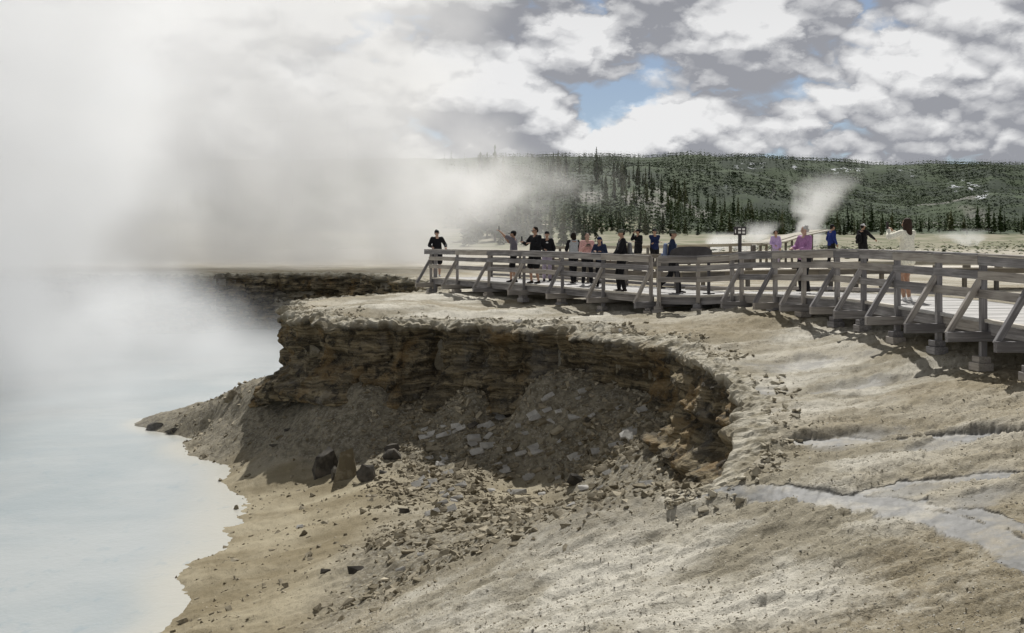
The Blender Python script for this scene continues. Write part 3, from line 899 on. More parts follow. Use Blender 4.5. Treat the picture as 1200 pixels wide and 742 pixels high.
deckz = [p.z-RH for p in pts]
for i, p in enumerate(pts):
    g = gz(p.x, p.y); dz_ = deckz[i]; o_ = outn[i]
    beam('post', (p.x, p.y, g+.02), (p.x, p.y, p.z-.045), .10, .10, walk, M_wood)
    # sill beam under the deck, sticking out to carry the brace
    a = p+o_*(.66 if i not in NOBRACE else .12); b_ = p-o_*1.2
    zs = dz_-.26
    if i not in NOBRACE:
        side = tang[i]*.085
        beam('sill_beam', Vector((a.x, a.y, zs))+side, Vector((b_.x, b_.y, zs))+side, .09, .16, walk, M_wood)
        s2 = Vector((a.x, a.y, zs+.04))+side*.1-o_*.06
        beam('brace', s2, Vector((p.x, p.y, dz_+.70))+o_*.02+side*.1*0, .075, .095, walk, M_wood)
    else:
        beam('sill_beam', Vector((a.x, a.y, zs)), Vector((b_.x, b_.y, zs)), .09, .16, walk, M_wood)
    # stacked footing blocks
    k = tang[i]
    for j, (wd, hh) in enumerate(((.30, .13), (.21, .10))):
        zc = g+.04+j*.12
        beam('footing_block', Vector((p.x, p.y, zc))-k*wd/2+o_*.03, Vector((p.x, p.y, zc))+k*wd/2+o_*.03, .25-.05*j, hh, walk, M_wood)
for i in range(n-1):
    if i == 6: continue
    p, q = pts[i], pts[i+1]; k = (q-p).normalized(); o_ = (outn[i]+outn[i+1])*.5
    gap = 0.0
    def rl(name, z0, h_, off, th, m_=M_wood):
        a = Vector((p.x, p.y, p.z+z0))+o_*off; b_ = Vector((q.x, q.y, q.z+z0))+o_*off
        return beam(name, a+k*.003, b_-k*.003, th, h_, walk, m_)
    rl('top_rail', -.115, .145, .073, .042)
    rl('rail_cap', -.020, .038, .02, .15)
    rl('middle_rail', -.345, .14, .073, .042)
    rl('lower_rail', -.64, .14, .073, .042)
    rl('rim_joist', -RH-.135, .20, -.085, .055)
    rl('kick_board', -RH-.004, .05, -.045, .10, M_deck)
# overhanging rail end at the far left corner
p = pts[0]; e = p-tang[0]*.42
beam('top_rail', Vector((e.x, e.y, e.z-.115))+outn[0]*.073, Vector((p.x, p.y, p.z-.115))+outn[0]*.073, .042, .145, walk, M_wood)
beam('rail_cap', Vector((e.x, e.y, e.z-.02))+outn[0]*.02, Vector((p.x, p.y, p.z-.02))+outn[0]*.02, .15, .038, walk, M_wood)
# bracing posts at the very end: doubled corner post
beam('post', (p.x+.18, p.y-.1, gz(p.x, p.y)), (p.x+.18, p.y-.1, p.z-.2), .14, .12, walk, M_wood)

# deck planks: one joined part, each plank its own little box
WID = [2.6]*5+[2.9, 3.1, 3.1, 3.1, 3.0, 2.9]+[2.6]*9
inner = [pts[i]-outn[i]*WID[i] for i in range(n)]
bm = bmesh.new(); random.seed(8)
for i in range(n-1):
    p, q, a, b_ = pts[i], pts[i+1], inner[i], inner[i+1]
    L = (q-p).length; m_ = max(1, round(L/.15))
    for j in range(m_):
        f0, f1 = j/m_, (j+1)/m_-.012/L
        jz = random.uniform(-.004, .004)
        c = [p.lerp(q, f0), p.lerp(q, f1), a.lerp(b_, f1), a.lerp(b_, f0)]
        zt = [(p.z*(1-f)+q.z*f)-RH+jz for f in (f0, f1, f1, f0)]
        e_ = random.uniform(-.015, .015)
        vs = []
        for hh in (0, -.045):
            for cc_, z_ in zip(c, zt): vs.append(bm.verts.new((cc_.x-walk.location.x, cc_.y-walk.location.y, z_+hh-walk.location.z)))
        for f in ((0, 1, 2, 3), (7, 6, 5, 4), (0, 4, 5, 1), (1, 5, 6, 2), (2, 6, 7, 3), (3, 7, 4, 0)): bm.faces.new([vs[x] for x in f])
bmesh.ops.recalc_face_normals(bm, faces=bm.faces[:])
me = bpy.data.meshes.new('deck_planks'); bm.to_mesh(me); bm.free()
tag(link('deck_planks', me, walk, M_deck), kind='stuff')
# inner edge joists and inner posts (no rail on the right half)
for i in range(n-1):
    a, b_ = inner[i].copy(), inner[i+1].copy(); a.z = deckz[i]-.15; b_.z = deckz[i+1]-.15
    beam('rim_joist', a, b_, .055, .2, walk, M_wood)
    beam('curb_rail', a+Vector((0, 0, .245)), b_+Vector((0, 0, .245)), .09, .09, walk, M_wood)
for i in range(n):
    a = inner[i]; beam('inner_post', (a.x, a.y, gz(a.x, a.y)), (a.x, a.y, deckz[i]-.05), .12, .12, walk, M_wood)
# back rail along the left part
for i in range(0, 6):
    a = inner[i]-outn[i]*-.02
    if i > 0:
        c = inner[i-1]
        for zz in (-.10, -.36, -.64):
            beam('back_rail', Vector((c.x, c.y, pts[i-1].z+zz-.02)), Vector((a.x, a.y, pts[i].z+zz-.02)), .042, .13, walk, M_woodd)
    beam('post', (a.x, a.y, deckz[i]-.05), (a.x, a.y, pts[i].z-.04), .10, .10, walk, M_woodd)

# ---- second boardwalk behind, with a low curb beam on blocks
FB = [(632, 44.5, -1.04), (690, 44, -1.03), (745, 42, -1.02), (800, 42, -.99), (850, 42, -.95), (905, 42, -.90), (960, 42, -.87), (1020, 42.5, -.85), (1080, 43, -.85), (1150, 43.5, -.85), (1230, 44, -.85), (1320, 44, -.85)]
fp = [Vector((*dp(a, b_), c)) for a, b_, c in FB]
fw = empty('boardwalk', (fp[4].x, fp[4].y, gz(fp[4].x, fp[4].y)))
tag(fw, 'low pale boardwalk with curb beam on blocks running behind the near one', 'boardwalk')
back = [p+Vector((0, 3.6, 0)) for p in fp]
for i in range(len(fp)-1):
    p, q = fp[i], fp[i+1]
    beam('curb_beam', p+Vector((0, 0, .19)), q+Vector((0, 0, .19)), .12, .15, fw, M_woodp)
    beam('rim_joist', p+Vector((0, .1, -.15)), q+Vector((0, .1, -.15)), .06, .22, fw, M_woodd)
    L = (q-p).length
    for j in range(max(1, round(L/1.3))):
        c = p.lerp(q, (j+.5)/max(1, round(L/1.3)))
        beam('curb_block', c-Vector((.15, 0, -.05)), c+Vector((.15, 0, .05)), .12, .11, fw, M_woodd)
        g = gz(c.x, c.y); beam('pile', (c.x, c.y+.2, g), (c.x, c.y+.2, c.z-.25), .16, .16, fw, M_woodd)
    a, b_ = back[i], back[i+1]
    if 0 <= i < 5:
        for zz in (1.03, .66, .30): beam('rail', a+Vector((0, 0, zz)), b_+Vector((0, 0, zz)), .05, .15 if zz < 1 else .13, fw, M_woodp if zz > 1 else M_woodd)
        beam('post', a+Vector((0, -.06, 0)), a+Vector((0, -.06, .98)), .12, .12, fw, M_woodd)
        beam('post', (a+b_)/2+Vector((0, -.06, 0)), (a+b_)/2+Vector((0, -.06, .98)), .12, .12, fw, M_woodd)
c = back[5]; beam('post', c+Vector((0, -.06, 0)), c+Vector((0, -.06, 1.0)), .12, .12, fw, M_woodd)
bm = bmesh.new(); L0 = fw.location
for i in range(len(fp)-1):
    p, q, a, b_ = fp[i], fp[i+1], back[i], back[i+1]; L = (q-p).length; m_ = max(1, round(L/.2))
    for j in range(m_):
        f0, f1 = j/m_, (j+1)/m_-.015/L; vs = []
        for hh in (0, -.05):
            for cc_ in (p.lerp(q, f0), p.lerp(q, f1), a.lerp(b_, f1), a.lerp(b_, f0)): vs.append(bm.verts.new(cc_+Vector((0, 0, hh))-L0))
        for f in ((0, 1, 2, 3), (7, 6, 5, 4), (0, 4, 5, 1), (1, 5, 6, 2), (2, 6, 7, 3), (3, 7, 4, 0)): bm.faces.new([vs[x] for x in f])
bmesh.ops.recalc_face_normals(bm, faces=bm.faces[:])
me = bpy.data.meshes.new('deck_planks'); bm.to_mesh(me); bm.free(); tag(link('deck_planks', me, fw, M_deck), kind='stuff')

# ---- third walkway climbing away in the distance
rp = [Vector((*dp(884, 88), .30)), Vector((*dp(905, 94), .50)), Vector((*dp(928, 104), 1.15)), Vector((*dp(962, 122), 2.05))]
rw = empty('boardwalk', (rp[0].x, rp[0].y, -1.9)); tag(rw, 'distant pale walkway climbing to the right beside the lilac jacket', 'boardwalk')
for i in range(3):
    beam('deck', rp[i], rp[i+1], 2.4, .12, rw, M_woodp)
    beam('edge_beam', rp[i]+Vector((0, -1.2, -.05)), rp[i+1]+Vector((0, -1.2, -.03)), .12, .22, rw, M_woodp)
    for f in (0, .33, .66):
        c = rp[i].lerp(rp[i+1], f); beam('pile', (c.x, c.y, -2.0), (c.x, c.y, c.z-.1), .2, .2, rw, M_woodd)

# ---- interpretive panel seen from behind, on the middle section
def tb(name, me_pts, faces, parent, mt): pass


M_signdark = plain('dark_panel', (.055, .052, .055), .6, .2, 6)
M_white = plain('white_paint', (.8, .8, .78), .6, .05)
sx, sy = dp(812, 28.4); sz = -1.30
sg = empty('information_panel', (sx, sy, sz)); tag(sg, 'dark slanted information panel seen from behind at the middle rail', 'sign')
bm = bmesh.new()
prof_ = [(-.66, -.02), (-.60, .16), (-.40, .245), (.0, .26), (.36, .25), (.52, .16), (.54, -.03), (.40, -.13), (0, -.15), (-.5, -.13)]
for s_ in (0, 1):
    pass
fr = [bm.verts.new((a, -.10*b_*3-.0, 1.07+b_)) for a, b_ in prof_]; bk = [bm.verts.new((a, -.10*b_*3+.05, 1.07+b_)) for a, b_ in prof_]
bm.faces.new(fr); bm.faces.new(bk[::-1])
for k in range(len(fr)): bm.faces.new((fr[k], bk[k], bk[(k+1) % len(fr)], fr[(k+1) % len(fr)]))
bmesh.ops.recalc_face_normals(bm, faces=bm.faces[:]); bmesh.ops.bevel(bm, geom=bm.edges[:], offset=.01, segments=1, affect='EDGES')
me = bpy.data.meshes.new('panel'); bm.to_mesh(me); bm.free(); link('panel', me, sg, M_signdark)
for xx in (-.42, .45):
    beam('leg', (sx+xx, sy+.07, sz+.02), (sx+xx, sy+.07, sz+1.0), .08, .08, sg, M_signdark)
    beam('foot_plate', (sx+xx-.15, sy+.07, sz+.022), (sx+xx+.15, sy+.07, sz+.022), .2, .03, sg, M_signdark)

# ---- arrow signpost with small white plates
px_, py_ = dp(867, 45.4); pz = -.95
sp = empty('direction_sign', (px_, py_, pz)); tag(sp, 'small dark direction sign with four white plates on a post', 'sign')
beam('pole', (px_, py_, pz), (px_, py_, pz+1.52), .14, .12, sp, M_signdark)
beam('board', (px_-.27, py_, pz+1.68), (px_+.27, py_, pz+1.68), .05, .37, sp, M_signdark)
for (a, b_) in ((-.02, 1.755), (.16, 1.755), (-.02, 1.61), (.16, 1.61), (-.2, 1.66)):
    wd = .12 if a > -.1 else .035
    beam('white_plate', (px_+a-wd/2, py_-.032, pz+b_), (px_+a+wd/2, py_-.032, pz+b_), .012, .085 if a > -.1 else .16, sp, M_white)

# ---------------------------------------------------------------- people
def tmat(name, c, rough=.85, **k): return plain('cloth_'+name if not name.startswith('skin') else name, c, rough, .18, 30, .2, **k)


CLO = {'black': (.012, .012, .014), 'navy': (.015, .024, .075), 'blue': (.02, .035, .17), 'darkblue': (.025, .035, .07), 'grey': (.20, .20, .20), 'vest': (.42, .45, .46), 'pink': (.72, .42, .38),
       'lilac': (.46, .34, .58), 'purple': (.38, .19, .36), 'cream': (.86, .82, .68), 'lavpants': (.38, .33, .42), 'khaki': (.16, .14, .10), 'darkred': (.035, .012, .018), 'camo': (.11, .12, .09), 'white': (.75, .75, .74),
       'check': (.16, .15, .17), 'bluegrey': (.20, .25, .38), 'greyhair': (.5, .49, .47), 'hair': (.018, .013, .01), 'brownhair': (.045, .028, .02), 'leather': (.03, .025, .022), 'sole': (.5, .5, .5)}
MC = {k: tmat(k, v) for k, v in CLO.items()}
M_skin = [tmat('skin_a', (.42, .26, .18), .6), tmat('skin_b', (.36, .20, .13), .6), tmat('skin_c', (.50, .33, .25), .6)]
M_glassd = plain('dark_lens', (.01, .01, .012), .15, .05, 5, .6)
M_phone = plain('phone_black', (.015, .015, .017), .3, .05, 5, .5)


def sph(bm_pts, c, r, n=24):
    c = Vector(c); r = Vector((r, r, r)) if not hasattr(r, '__len__') else Vector(r)
    for i in range(n):
        z = 1-2*(i+.5)/n; a = i*2.399963; q = math.sqrt(1-z*z)
        bm_pts.append(Vector((c.x+q*math.cos(a)*r.x, c.y+q*math.sin(a)*r.y, c.z+z*r.z)))


def solid(prims, voxel=.014, smooth=3):
    """union of convex solids remeshed into one continuous surface"""
    bm = bmesh.new()
    for pr in prims:
        p = []
        for it in pr: sph(p, it[0], it[1], 30 if len(pr) < 3 else 22)
        vs = [bm.verts.new(v) for v in p]
        bmesh.ops.convex_hull(bm, input=vs, use_existing_faces=False)
    bmesh.ops.delete(bm, geom=[v for v in bm.verts if not v.link_faces], context='VERTS')
    me = bpy.data.meshes.new('tmp'); bm.to_mesh(me); bm.free()
    o = bpy.data.objects.new('tmp', me); COL.objects.link(o)
    md = o.modifiers.new('r', 'REMESH'); md.mode = 'VOXEL'; md.voxel_size = voxel; md.use_smooth_shade = True
    if smooth: ms = o.modifiers.new('s', 'SMOOTH'); ms.iterations = smooth; ms.factor = .5
    dg = bpy.context.evaluated_depsgraph_get(); ev = o.evaluated_get(dg)
    r = bpy.data.meshes.new_from_object(ev); r.materials.clear()
    bpy.data.objects.remove(o); bpy.data.meshes.remove(me)
    return r


def ik(a, b_, l1, l2, pole):
    a, b_ = Vector(a), Vector(b_); d_ = b_-a; L = min(d_.length, (l1+l2)*.995); d_.normalize(); b2 = a+d_*L
    x = (l1*l1-l2*l2+L*L)/(2*L); h = math.sqrt(max(0, l1*l1-x*x)); pl = Vector(pole); pl = (pl-d_*pl.dot(d_))
    pl = pl.normalized() if pl.length > 1e-4 else Vector((0, -1, 0))
    return a+d_*x+pl*h, b2


def person(px, d_, zdeck, H, face, label, top='black', sleeve='long', pants='black', leg='long', shoe='leather', skin=0, hat=None, hatc='black', hair='short', hairc='hair',
           glasses=False, rh=(.24, .06, .82), lh=(-.24, .06, .82), feet=None, lean=0., head=(0, 0), wide=1., vest=None, long_top=0., loc=None, logo=False, mask_=None, group=None):
    """local frame: +y where the person faces, +x to the right hand; face = compass turn of +y in degrees (0 = away from the camera)"""
    X, Y = dp(px, d_); root = empty('person', (X, Y, zdeck), R(-face)); tag(root, label, 'person', group or 'visitors on the boardwalks')
    k = H/1.75
    feet = feet or [(.10, .03, 0), (-.10, -.03, 0)]
    hip = Vector((0, 0, .93)); ln = Vector((0, math.sin(lean), math.cos(lean)))
    hj = [hip+Vector((s*.088*wide, 0, 0)) for s in (1, -1)]
    chest = hip+ln*.36; neck = hip+ln*.56; sh_ = [neck+Vector((s*.158*wide, 0, -.055)) for s in (1, -1)]
    hc = neck+ln*.135+Vector((0, .02, 0)); yaw, pit = R(head[0]), R(head[1])
    hd = Matrix.Rotation(-yaw, 3, 'Z') @ Matrix.Rotation(pit, 3, 'X')
    hp = lambda x, y, z: hc+hd @ Vector((x, y, z))
    ank = [Vector((f[0], f[1], f[2]+.09)) for f in feet]
    kn = []
    for i in (0, 1):
        kk, a2 = ik(hj[i], ank[i], .43, .425, (0, 1, 0)); kn.append(kk); ank[i] = a2
    hands = [Vector(rh), Vector(lh)]; el = []
    for i, s in ((0, 1), (1, -1)):
        e, h2 = ik(sh_[i], hands[i], .285, .255, (s*.55, -.6, -.6)); el.append(e); hands[i] = h2
    P = []
    w_ = wide
    # head: skull, jaw, nose, ears, neck
    P += [[(hp(0, -.012, .035), (.076, .094, .088)), (hp(0, .022, -.045), (.052, .058, .052))], [(hp(0, .03, -.075), (.034, .034, .026)), (hp(0, .0, -.03), .055)],
          [(hp(0, .092, .01), .010), (hp(0, .108, -.022), (.016, .014, .012))], [(hp(.077, -.005, -.005), (.012, .018, .03))], [(hp(-.077, -.005, -.005), (.012, .018, .03))],
          [(hp(0, .082, -.05), (.026, .014, .011))], [(hp(0, -.01, -.05), .052), (neck+Vector((0, 0, -.04)), .062)]]
    P += [[(neck+Vector((0, 0, -.05)), (.10, .08, .05)), (sh_[0], .055), (sh_[1], .055), (chest, (.135*w_, .10*w_, .12))], [(chest, (.135*w_, .10*w_, .12)), (hip+Vector((0, 0, .05)), (.14*w_, .10*w_, .09))], [(hip, (.15*w_, .105*w_, .08)), (hj[0], .085*w_), (hj[1], .085*w_)]]
    for i in (0, 1):
        P += [[(sh_[i], .056), (el[i], .040)], [(el[i], .040), (hands[i], .027)], [(hj[i], .085*w_), (kn[i], .056)], [(kn[i], .056), (kn[i].lerp(ank[i], .35), .056)], [(kn[i].lerp(ank[i], .35), .056), (ank[i], .038)],
              [(ank[i]+Vector((0, -.03, -.055)), .032), (ank[i]+Vector((0, .13, -.062)), .026)]]
        # hand: palm, four unequal bent fingers, thumb from the side
        fd = (hands[i]-el[i]).normalized(); s = 1 if i == 0 else -1
        side = fd.cross(Vector((0, 0, 1))); side = side.normalized() if side.length > .1 else Vector((0, 1, 0))
        pn = side.cross(fd).normalized()
        wr = hands[i]; palm = wr+fd*.075
        P.append([(wr+fd*.01, .024), (palm+side*.026, .014), (palm-side*.026, .014)])
        for j, (o_, ll) in enumerate(((-.030, .066), (-.010, .078), (.010, .074), (.030, .058))):
            a = palm+side*o_; m_ = a+fd*ll*.5-pn*.012; tip = m_+fd*ll*.3-pn*.030
            P += [[(a, .0115), (m_, .0105)], [(m_, .0105), (tip, .0095)]]
        tb_ = wr+fd*.03-side*s*.024; tm = tb_+fd*.025-side*s*.028; P += [[(tb_, .0135), (tm, .012)], [(tm, .012), (tm+fd*.026-pn*.012, .0105)]]
    sc = Matrix.Scale(k, 4)

    def add(name, prims, mt, voxel=.014, smooth=2, par=root):
        me = solid(prims, voxel, smooth); me.transform(sc); return link(name, me, par, mt)
    body = add('body', P, M_skin[skin], .0125, 1)
    for s in (1, -1): add('eye', [[(hp(s*.03, .088, .012), (.010, .006, .006))]], M_glassd, .004, 0)
    if glasses: add('sunglasses', [[(hp(s*.034, .096, .013), (.026, .008, .018))] for s in (1, -1)]+[[(hp(.06, .09, .018), .006), (hp(-.06, .09, .018), .006)], [(hp(.066, .085, .018), .006), (hp(.084, .0, .018), .006)], [(hp(-.066, .085, .018), .006), (hp(-.084, .0, .018), .006)]], M_glassd, .006, 0)
    # upper garment
    hem = hip+Vector((0, 0, -.02-long_top))
    g = .022
    T = [[(neck+Vector((0, 0, -.055)), (.085, .075, .04)), (sh_[0], .047+g), (sh_[1], .047+g), (chest, (.135*w_+g, .10*w_+g, .12))], [(chest, (.135*w_+g, .10*w_+g, .12)), (hem+Vector((0, 0, .1)), (.155*w_+g, .115*w_+g, .06))],
         [(hem+Vector((0, 0, .1)), (.155*w_+g, .115*w_+g, .06)), (hem, (.16*w_+g, .12*w_+g, .035))], [(neck+Vector((0, -.01, -.03)), (.07, .065, .035))]]
    SL_ = []
    for i in (0, 1):
        if sleeve == 'long': SL_ += [[(sh_[i], .055+g), (el[i], .042+g)], [(el[i], .042+g), (el[i].lerp(hands[i], .9), .032+g*.8)]]
        elif sleeve == 'short': SL_ += [[(sh_[i], .055+g), (sh_[i].lerp(el[i], .75), .052+g)]]
        # folds at the elbow
        if sleeve == 'long': SL_ += [[(el[i].lerp(hands[i], .12), .05+g)], [(el[i].lerp(sh_[i], .18), .052+g*.9)]]
    if vest: add('sleeves', SL_, MC[vest], .015)
    else: T += SL_
    add('jacket' if sleeve == 'long' else 'shirt', T, MC[top], .015)
    # lower garment
    g2 = .018; B = [[(hip+Vector((0, 0, .04)), (.15*w_+g2, .105*w_+g2, .05)), (hj[0]+Vector((0, 0, -.04)), .085*w_+g2), (hj[1]+Vector((0, 0, -.04)), .085*w_+g2)]]
    for i in (0, 1):
        if leg == 'long': B += [[(hj[i], .088*w_+g2), (kn[i], .058+g2)], [(kn[i], .058+g2), (kn[i].lerp(ank[i], .93), .046+g2)]]
        else:
            f = .88 if leg == 'shorts' else .45
            B += [[(hj[i], .088*w_+g2), (hj[i].lerp(kn[i], f), .068*w_+g2*1.8)]]
    add('trousers' if leg == 'long' else 'shorts', B, MC[pants], .015)
    for i in (0, 1):
        add('shoe', [[(ank[i]+Vector((0, -.035, -.045)), (.045, .045, .045)), (ank[i]+Vector((0, .13, -.06)), (.045, .05, .030))], [(ank[i]+Vector((0, -.01, -.01)), .045)]], MC[shoe], .012)
    # hair and hats
    if hair != 'none':
        Hh = [[(hp(0, -.028, .050), (.086, .092, .086))], [(hp(0, -.05, .0), (.080, .062, .065))]]
        if hair in ('long', 'bob'):
            zb = -.20 if hair == 'long' else -.10
            Hh += [[(hp(0, -.05, .02), (.09, .07, .08)), (hp(0, -.075, zb), (.085, .045, .05))], [(hp(.075, -.005, .02), .03), (hp(.078, -.01, zb+.04), .028)], [(hp(-.075, -.005, .02), .03), (hp(-.078, -.01, zb+.04), .028)]]
        if hair == 'curly':
            r = random.Random(3)
            for q in range(26):
                a = r.uniform(0, 6.28); zz = r.uniform(-.03, .13); rr = math.sqrt(max(0, 1-((zz-.03)/.12)**2))
                yy = math.sin(a)*rr*.09-.03
                if yy < .045: Hh.append([(hp(math.cos(a)*rr*.085, yy, zz), .028)])
        add('hair', Hh, MC[hairc], .012, 1)
    if hat in ('cap', 'capback', 'beanie', 'hood', 'helmet', 'visorcap'):
        g3 = .098 if hat != 'helmet' else .112
        C_ = [[(hp(0, -.015, .060), (g3-.008, g3+.006, .076 if hat != 'helmet' else .085))], [(hp(0, -.015, .042), (g3-.006, g3+.008, .022))]]
        if hat in ('cap', 'visorcap'): C_ += [[(hp(.045, .08, .045), .010), (hp(-.045, .08, .045), .010), (hp(.03, .165, .028), .009), (hp(-.03, .165, .028), .009)]]
        if hat == 'beanie': C_ += [[(hp(0, -.03, .04), (.09, .09, .06)), (hp(0, -.05, .10), (.06, .06, .05))]]
        if hat == 'hood': C_ += [[(hp(0, -.04, .0), (.098, .085, .10)), (neck+Vector((0, -.05, -.02)), (.10, .06, .05))]]
        add('cap' if 'cap' in hat else ('hood' if hat == 'hood' else 'hat'), C_, MC[hatc], .011, 1)
    if logo: add('shirt_print', [[(chest+Vector((.0, .13*w_, .06)), (.05, .006, .03))]], MC['white'], .006, 0)
    rot = Matrix.Rotation(R(-face), 3, 'Z')
    W = lambda v: Vector((X, Y, zdeck))+rot @ (Vector(v)*k)
    return root, W, hands, el, k, rot, chest, neck


def box_thing(name, p, q, w_, h_, mt, label, cat, up=Vector((0, 0, 1))):
    p, q = Vector(p), Vector(q); L = (q-p).length; x = (q-p).normalized(); y = up.cross(x).normalized(); z = x.cross(y)
    M = Matrix((x, y, z)).transposed().to_4x4(); M.translation = (p+q)/2
    o = link(name, beam_mesh(L, w_, h_, 1, min(w_, h_)*.2), None, mt); o.matrix_world = M; return tag(o, label, cat)


def phone(pp, W, rot, hand, k, label, tall=True):
    h = hand+Vector((0, .03, .10)); a = W(h+Vector((0, 0, -.075))); b_ = W(h+Vector((0, .01, .075)))
    o = box_thing('phone', a, b_, .075*k, .011*k, M_phone, label, 'phone', up=rot @ Vector((0, 1, 0)))
    return o


def backpack(W, rot, k, chest, wide, mt, label, zs=1.):
    root_loc = W(chest+Vector((0, -.2*wide, -.18)))
    e = empty('backpack', root_loc, 0); e.rotation_euler = rot.to_euler(); tag(e, label, 'backpack')
    def ad(n_, pr, m_):
        me = solid(pr, .014, 2); me.transform(Matrix.Scale(k, 4)); return link(n_, me, e, m_)
    ad('bag', [[((0, 0, -.08*zs), (.15, .075, .09)), ((0, .01, .2*zs), (.13, .065, .09))]], mt)
    ad('pocket', [[((0, -.08, -.08), (.11, .035, .09))]], mt)
    for s in (1, -1): ad('strap', [[((s*.10, .06, .25), .016), ((s*.12, .15, .31), .018)], [((s*.12, .15, .31), .018), ((s*.12, .31*wide, .24), .016)], [((s*.12, .31*wide, .24), .016), ((s*.14, .29*wide, .02), .015)]], mt)


def deck_at(d_): return float(np.interp(d_, [p.y for p in pts][::-1], deckz[::-1]))


D = deck_at
# 1 man at the far left corner, hands on the rail
a = person(512, 39.3, D(38.5), 1.80, 168, 'man in black long sleeves and shorts leaning on the far left rail corner', top='black', pants='black', leg='shorts', hat='beanie', glasses=True, rh=(.22, .28, 1.12), lh=(-.30, .26, 1.10), head=(-20, 0), skin=2, wide=1.12, shoe='sole')
# 2 raising a phone
a = person(602, 34, D(32.9), 1.72, -75, 'person in dark checked shirt and cap raising a phone up high', top='check', sleeve='short', pants='black', leg='shorts', hat='cap', rh=(.12, .34, 1.52), lh=(-.14, .44, 1.72), skin=0, feet=[(.1, .12, 0), (-.1, -.1, 0)])
phone(None, a[1], a[5], a[3-1][1], a[4], 'dark phone held up by the person in checked shirt')
a = person(627.5, 33.2, D(32.2), 1.84, -125, 'big man in black shirt and sunglasses holding a phone in front', top='black', sleeve='long', pants='black', leg='shorts', glasses=True, rh=(.12, .40, 1.28), lh=(-.24, .36, 1.24), skin=0, wide=1.3, feet=[(.14, .05, 0), (-.12, -.03, 0)], head=(5, -8))
phone(None, a[1], a[5], a[2][0], a[4], 'dark phone held low by the big man in black')
a = person(641, 35.2, D(33), 1.72, 180, 'person in black shirt with white print and lilac trousers beside the big man', top='black', pants='lavpants', hat='capback', logo=True, rh=(.10, .22, 1.12), lh=(-.22, .10, .95), skin=0)
a = person(672, 33.6, D(31.5), 1.68, -20, 'woman in pale grey vest with black sleeves seen from behind', top='vest', vest='black', pants='black', hair='bob', rh=(.20, .30, 1.10), lh=(-.12, .32, 1.12), feet=[(.16, .26, 0), (-.12, -.2, 0)])
a = person(688, 32.3, D(31), 1.66, 175, 'person in pink jacket holding a camera at chest height', top='pink', pants='black', rh=(.10, .26, 1.30), lh=(-.10, .26, 1.30), skin=2, head=(-12, 5), shoe='white', feet=[(.14, .02, 0), (-.14, 0, 0)], wide=1.08)
box_thing('camera', a[1]((-.06, .32, 1.34)), a[1]((.07, .32, 1.34)), .06, .085, M_phone, 'small dark camera held by the person in pink', 'camera')
a = person(704, 31.6, D(30.6), 1.55, -160, 'short person in navy jacket and dark blue hood bending over the rail', top='darkblue', pants='black', hat='hood', hatc='navy', lean=.22, rh=(.12, .42, 1.22), lh=(-.12, .40, 1.22), head=(0, -18))
a = person(729, 29.2, D(28.6), 1.78, -95, 'tall man in black jacket and dark cap wearing a grey backpack', top='black', pants='black', hat='visorcap', hatc='camo', rh=(.16, .25, .98), lh=(-.14, .28, 1.00), head=(-8, -10), wide=1.12, feet=[(.13, .06, 0), (-.13, -.04, 0)])
backpack(a[1], a[5], a[4], a[6], 1.12, MC['grey'], 'grey backpack on the tall man in black')
FZ = -1.02
a = person(748, 43.6, FZ, 1.80, -120, 'person in black jacket and cap holding a hand up to the face', top='black', pants='black', hat='cap', rh=(.02, .22, 1.56), lh=(-.10, .24, 1.22), wide=1.15, head=(10, 0))
a = person(767, 43.6, -1.01, 1.80, 170, 'man in navy blue jacket and cap with folded arms', top='navy', pants='black', hat='cap', rh=(-.12, .24, 1.20), lh=(.12, .24, 1.16), wide=1.1)
a = person(788, 28.9, -1.30, 1.79, 100, 'walking person in camouflage cap and blue jacket stepping to the right', top='darkblue', pants='black', hat='visorcap', hatc='camo', rh=(.22, .30, 1.10), lh=(-.22, .22, 1.10), feet=[(.08, .20, 0), (-.08, -.36, .12)], head=(15, 0))
backpack(a[1], a[5], a[4], a[6], 1., MC['bluegrey'], 'pale blue backpack on the walking person')
a = person(909, 44.2, -.90, 1.62, 178, 'girl in lilac jacket with dark curly hair facing the camera', top='lilac', pants='lavpants', hair='curly', hairc='brownhair', rh=(.10, .20, 1.08), lh=(-.18, .12, .95), skin=0)
a = person(943, 26.4, D(24.5), 1.70, -115, 'white haired woman in purple jacket standing at the rail', top='purple', pants='black', hair='curly', hairc='greyhair', rh=(.10, .34, 1.16), lh=(-.16, .30, 1.12), skin=2, wide=1.18, long_top=.04)
a = person(974, 44.0, -.87, 1.86, 75, 'man in bright blue jacket and dark cap walking to the right behind', top='blue', pants='black', hat='cap', rh=(.22, .12, .95), lh=(-.2, .1, .95), feet=[(.1, .14, 0), (-.1, -.1, 0)], lean=.06, wide=1.05)
a = person(1011, 44.0, -.86, 1.88, 60, 'man in black jacket and white cap stretching one hand to the right', top='black', pants='black', hat='cap', hatc='white', rh=(.22, .46, 1.12), lh=(-.22, .16, 1.0), feet=[(.1, .1, 0), (-.1, -.1, 0)], wide=1.12)
backpack(a[1], a[5], a[4], a[6], 1.1, MC['black'], 'black backpack on the man with the white cap', .8)
a = person(1063, 21.2, D(19.4)-.01, 1.74, -30, 'woman in cream sweater with long dark hair photographing with raised phone', top='cream', pants='cream', leg='brief', hair='long', hairc='brownhair', rh=(-.02, .34, 1.48), lh=(-.27, .24, 1.50), skin=0, shoe='white', feet=[(.09, .02, 0), (-.09, 0, 0)], long_top=.10, wide=1.08)
phone(None, a[1], a[5], a[2][1], a[4], 'dark phone raised by the woman in cream sweater')

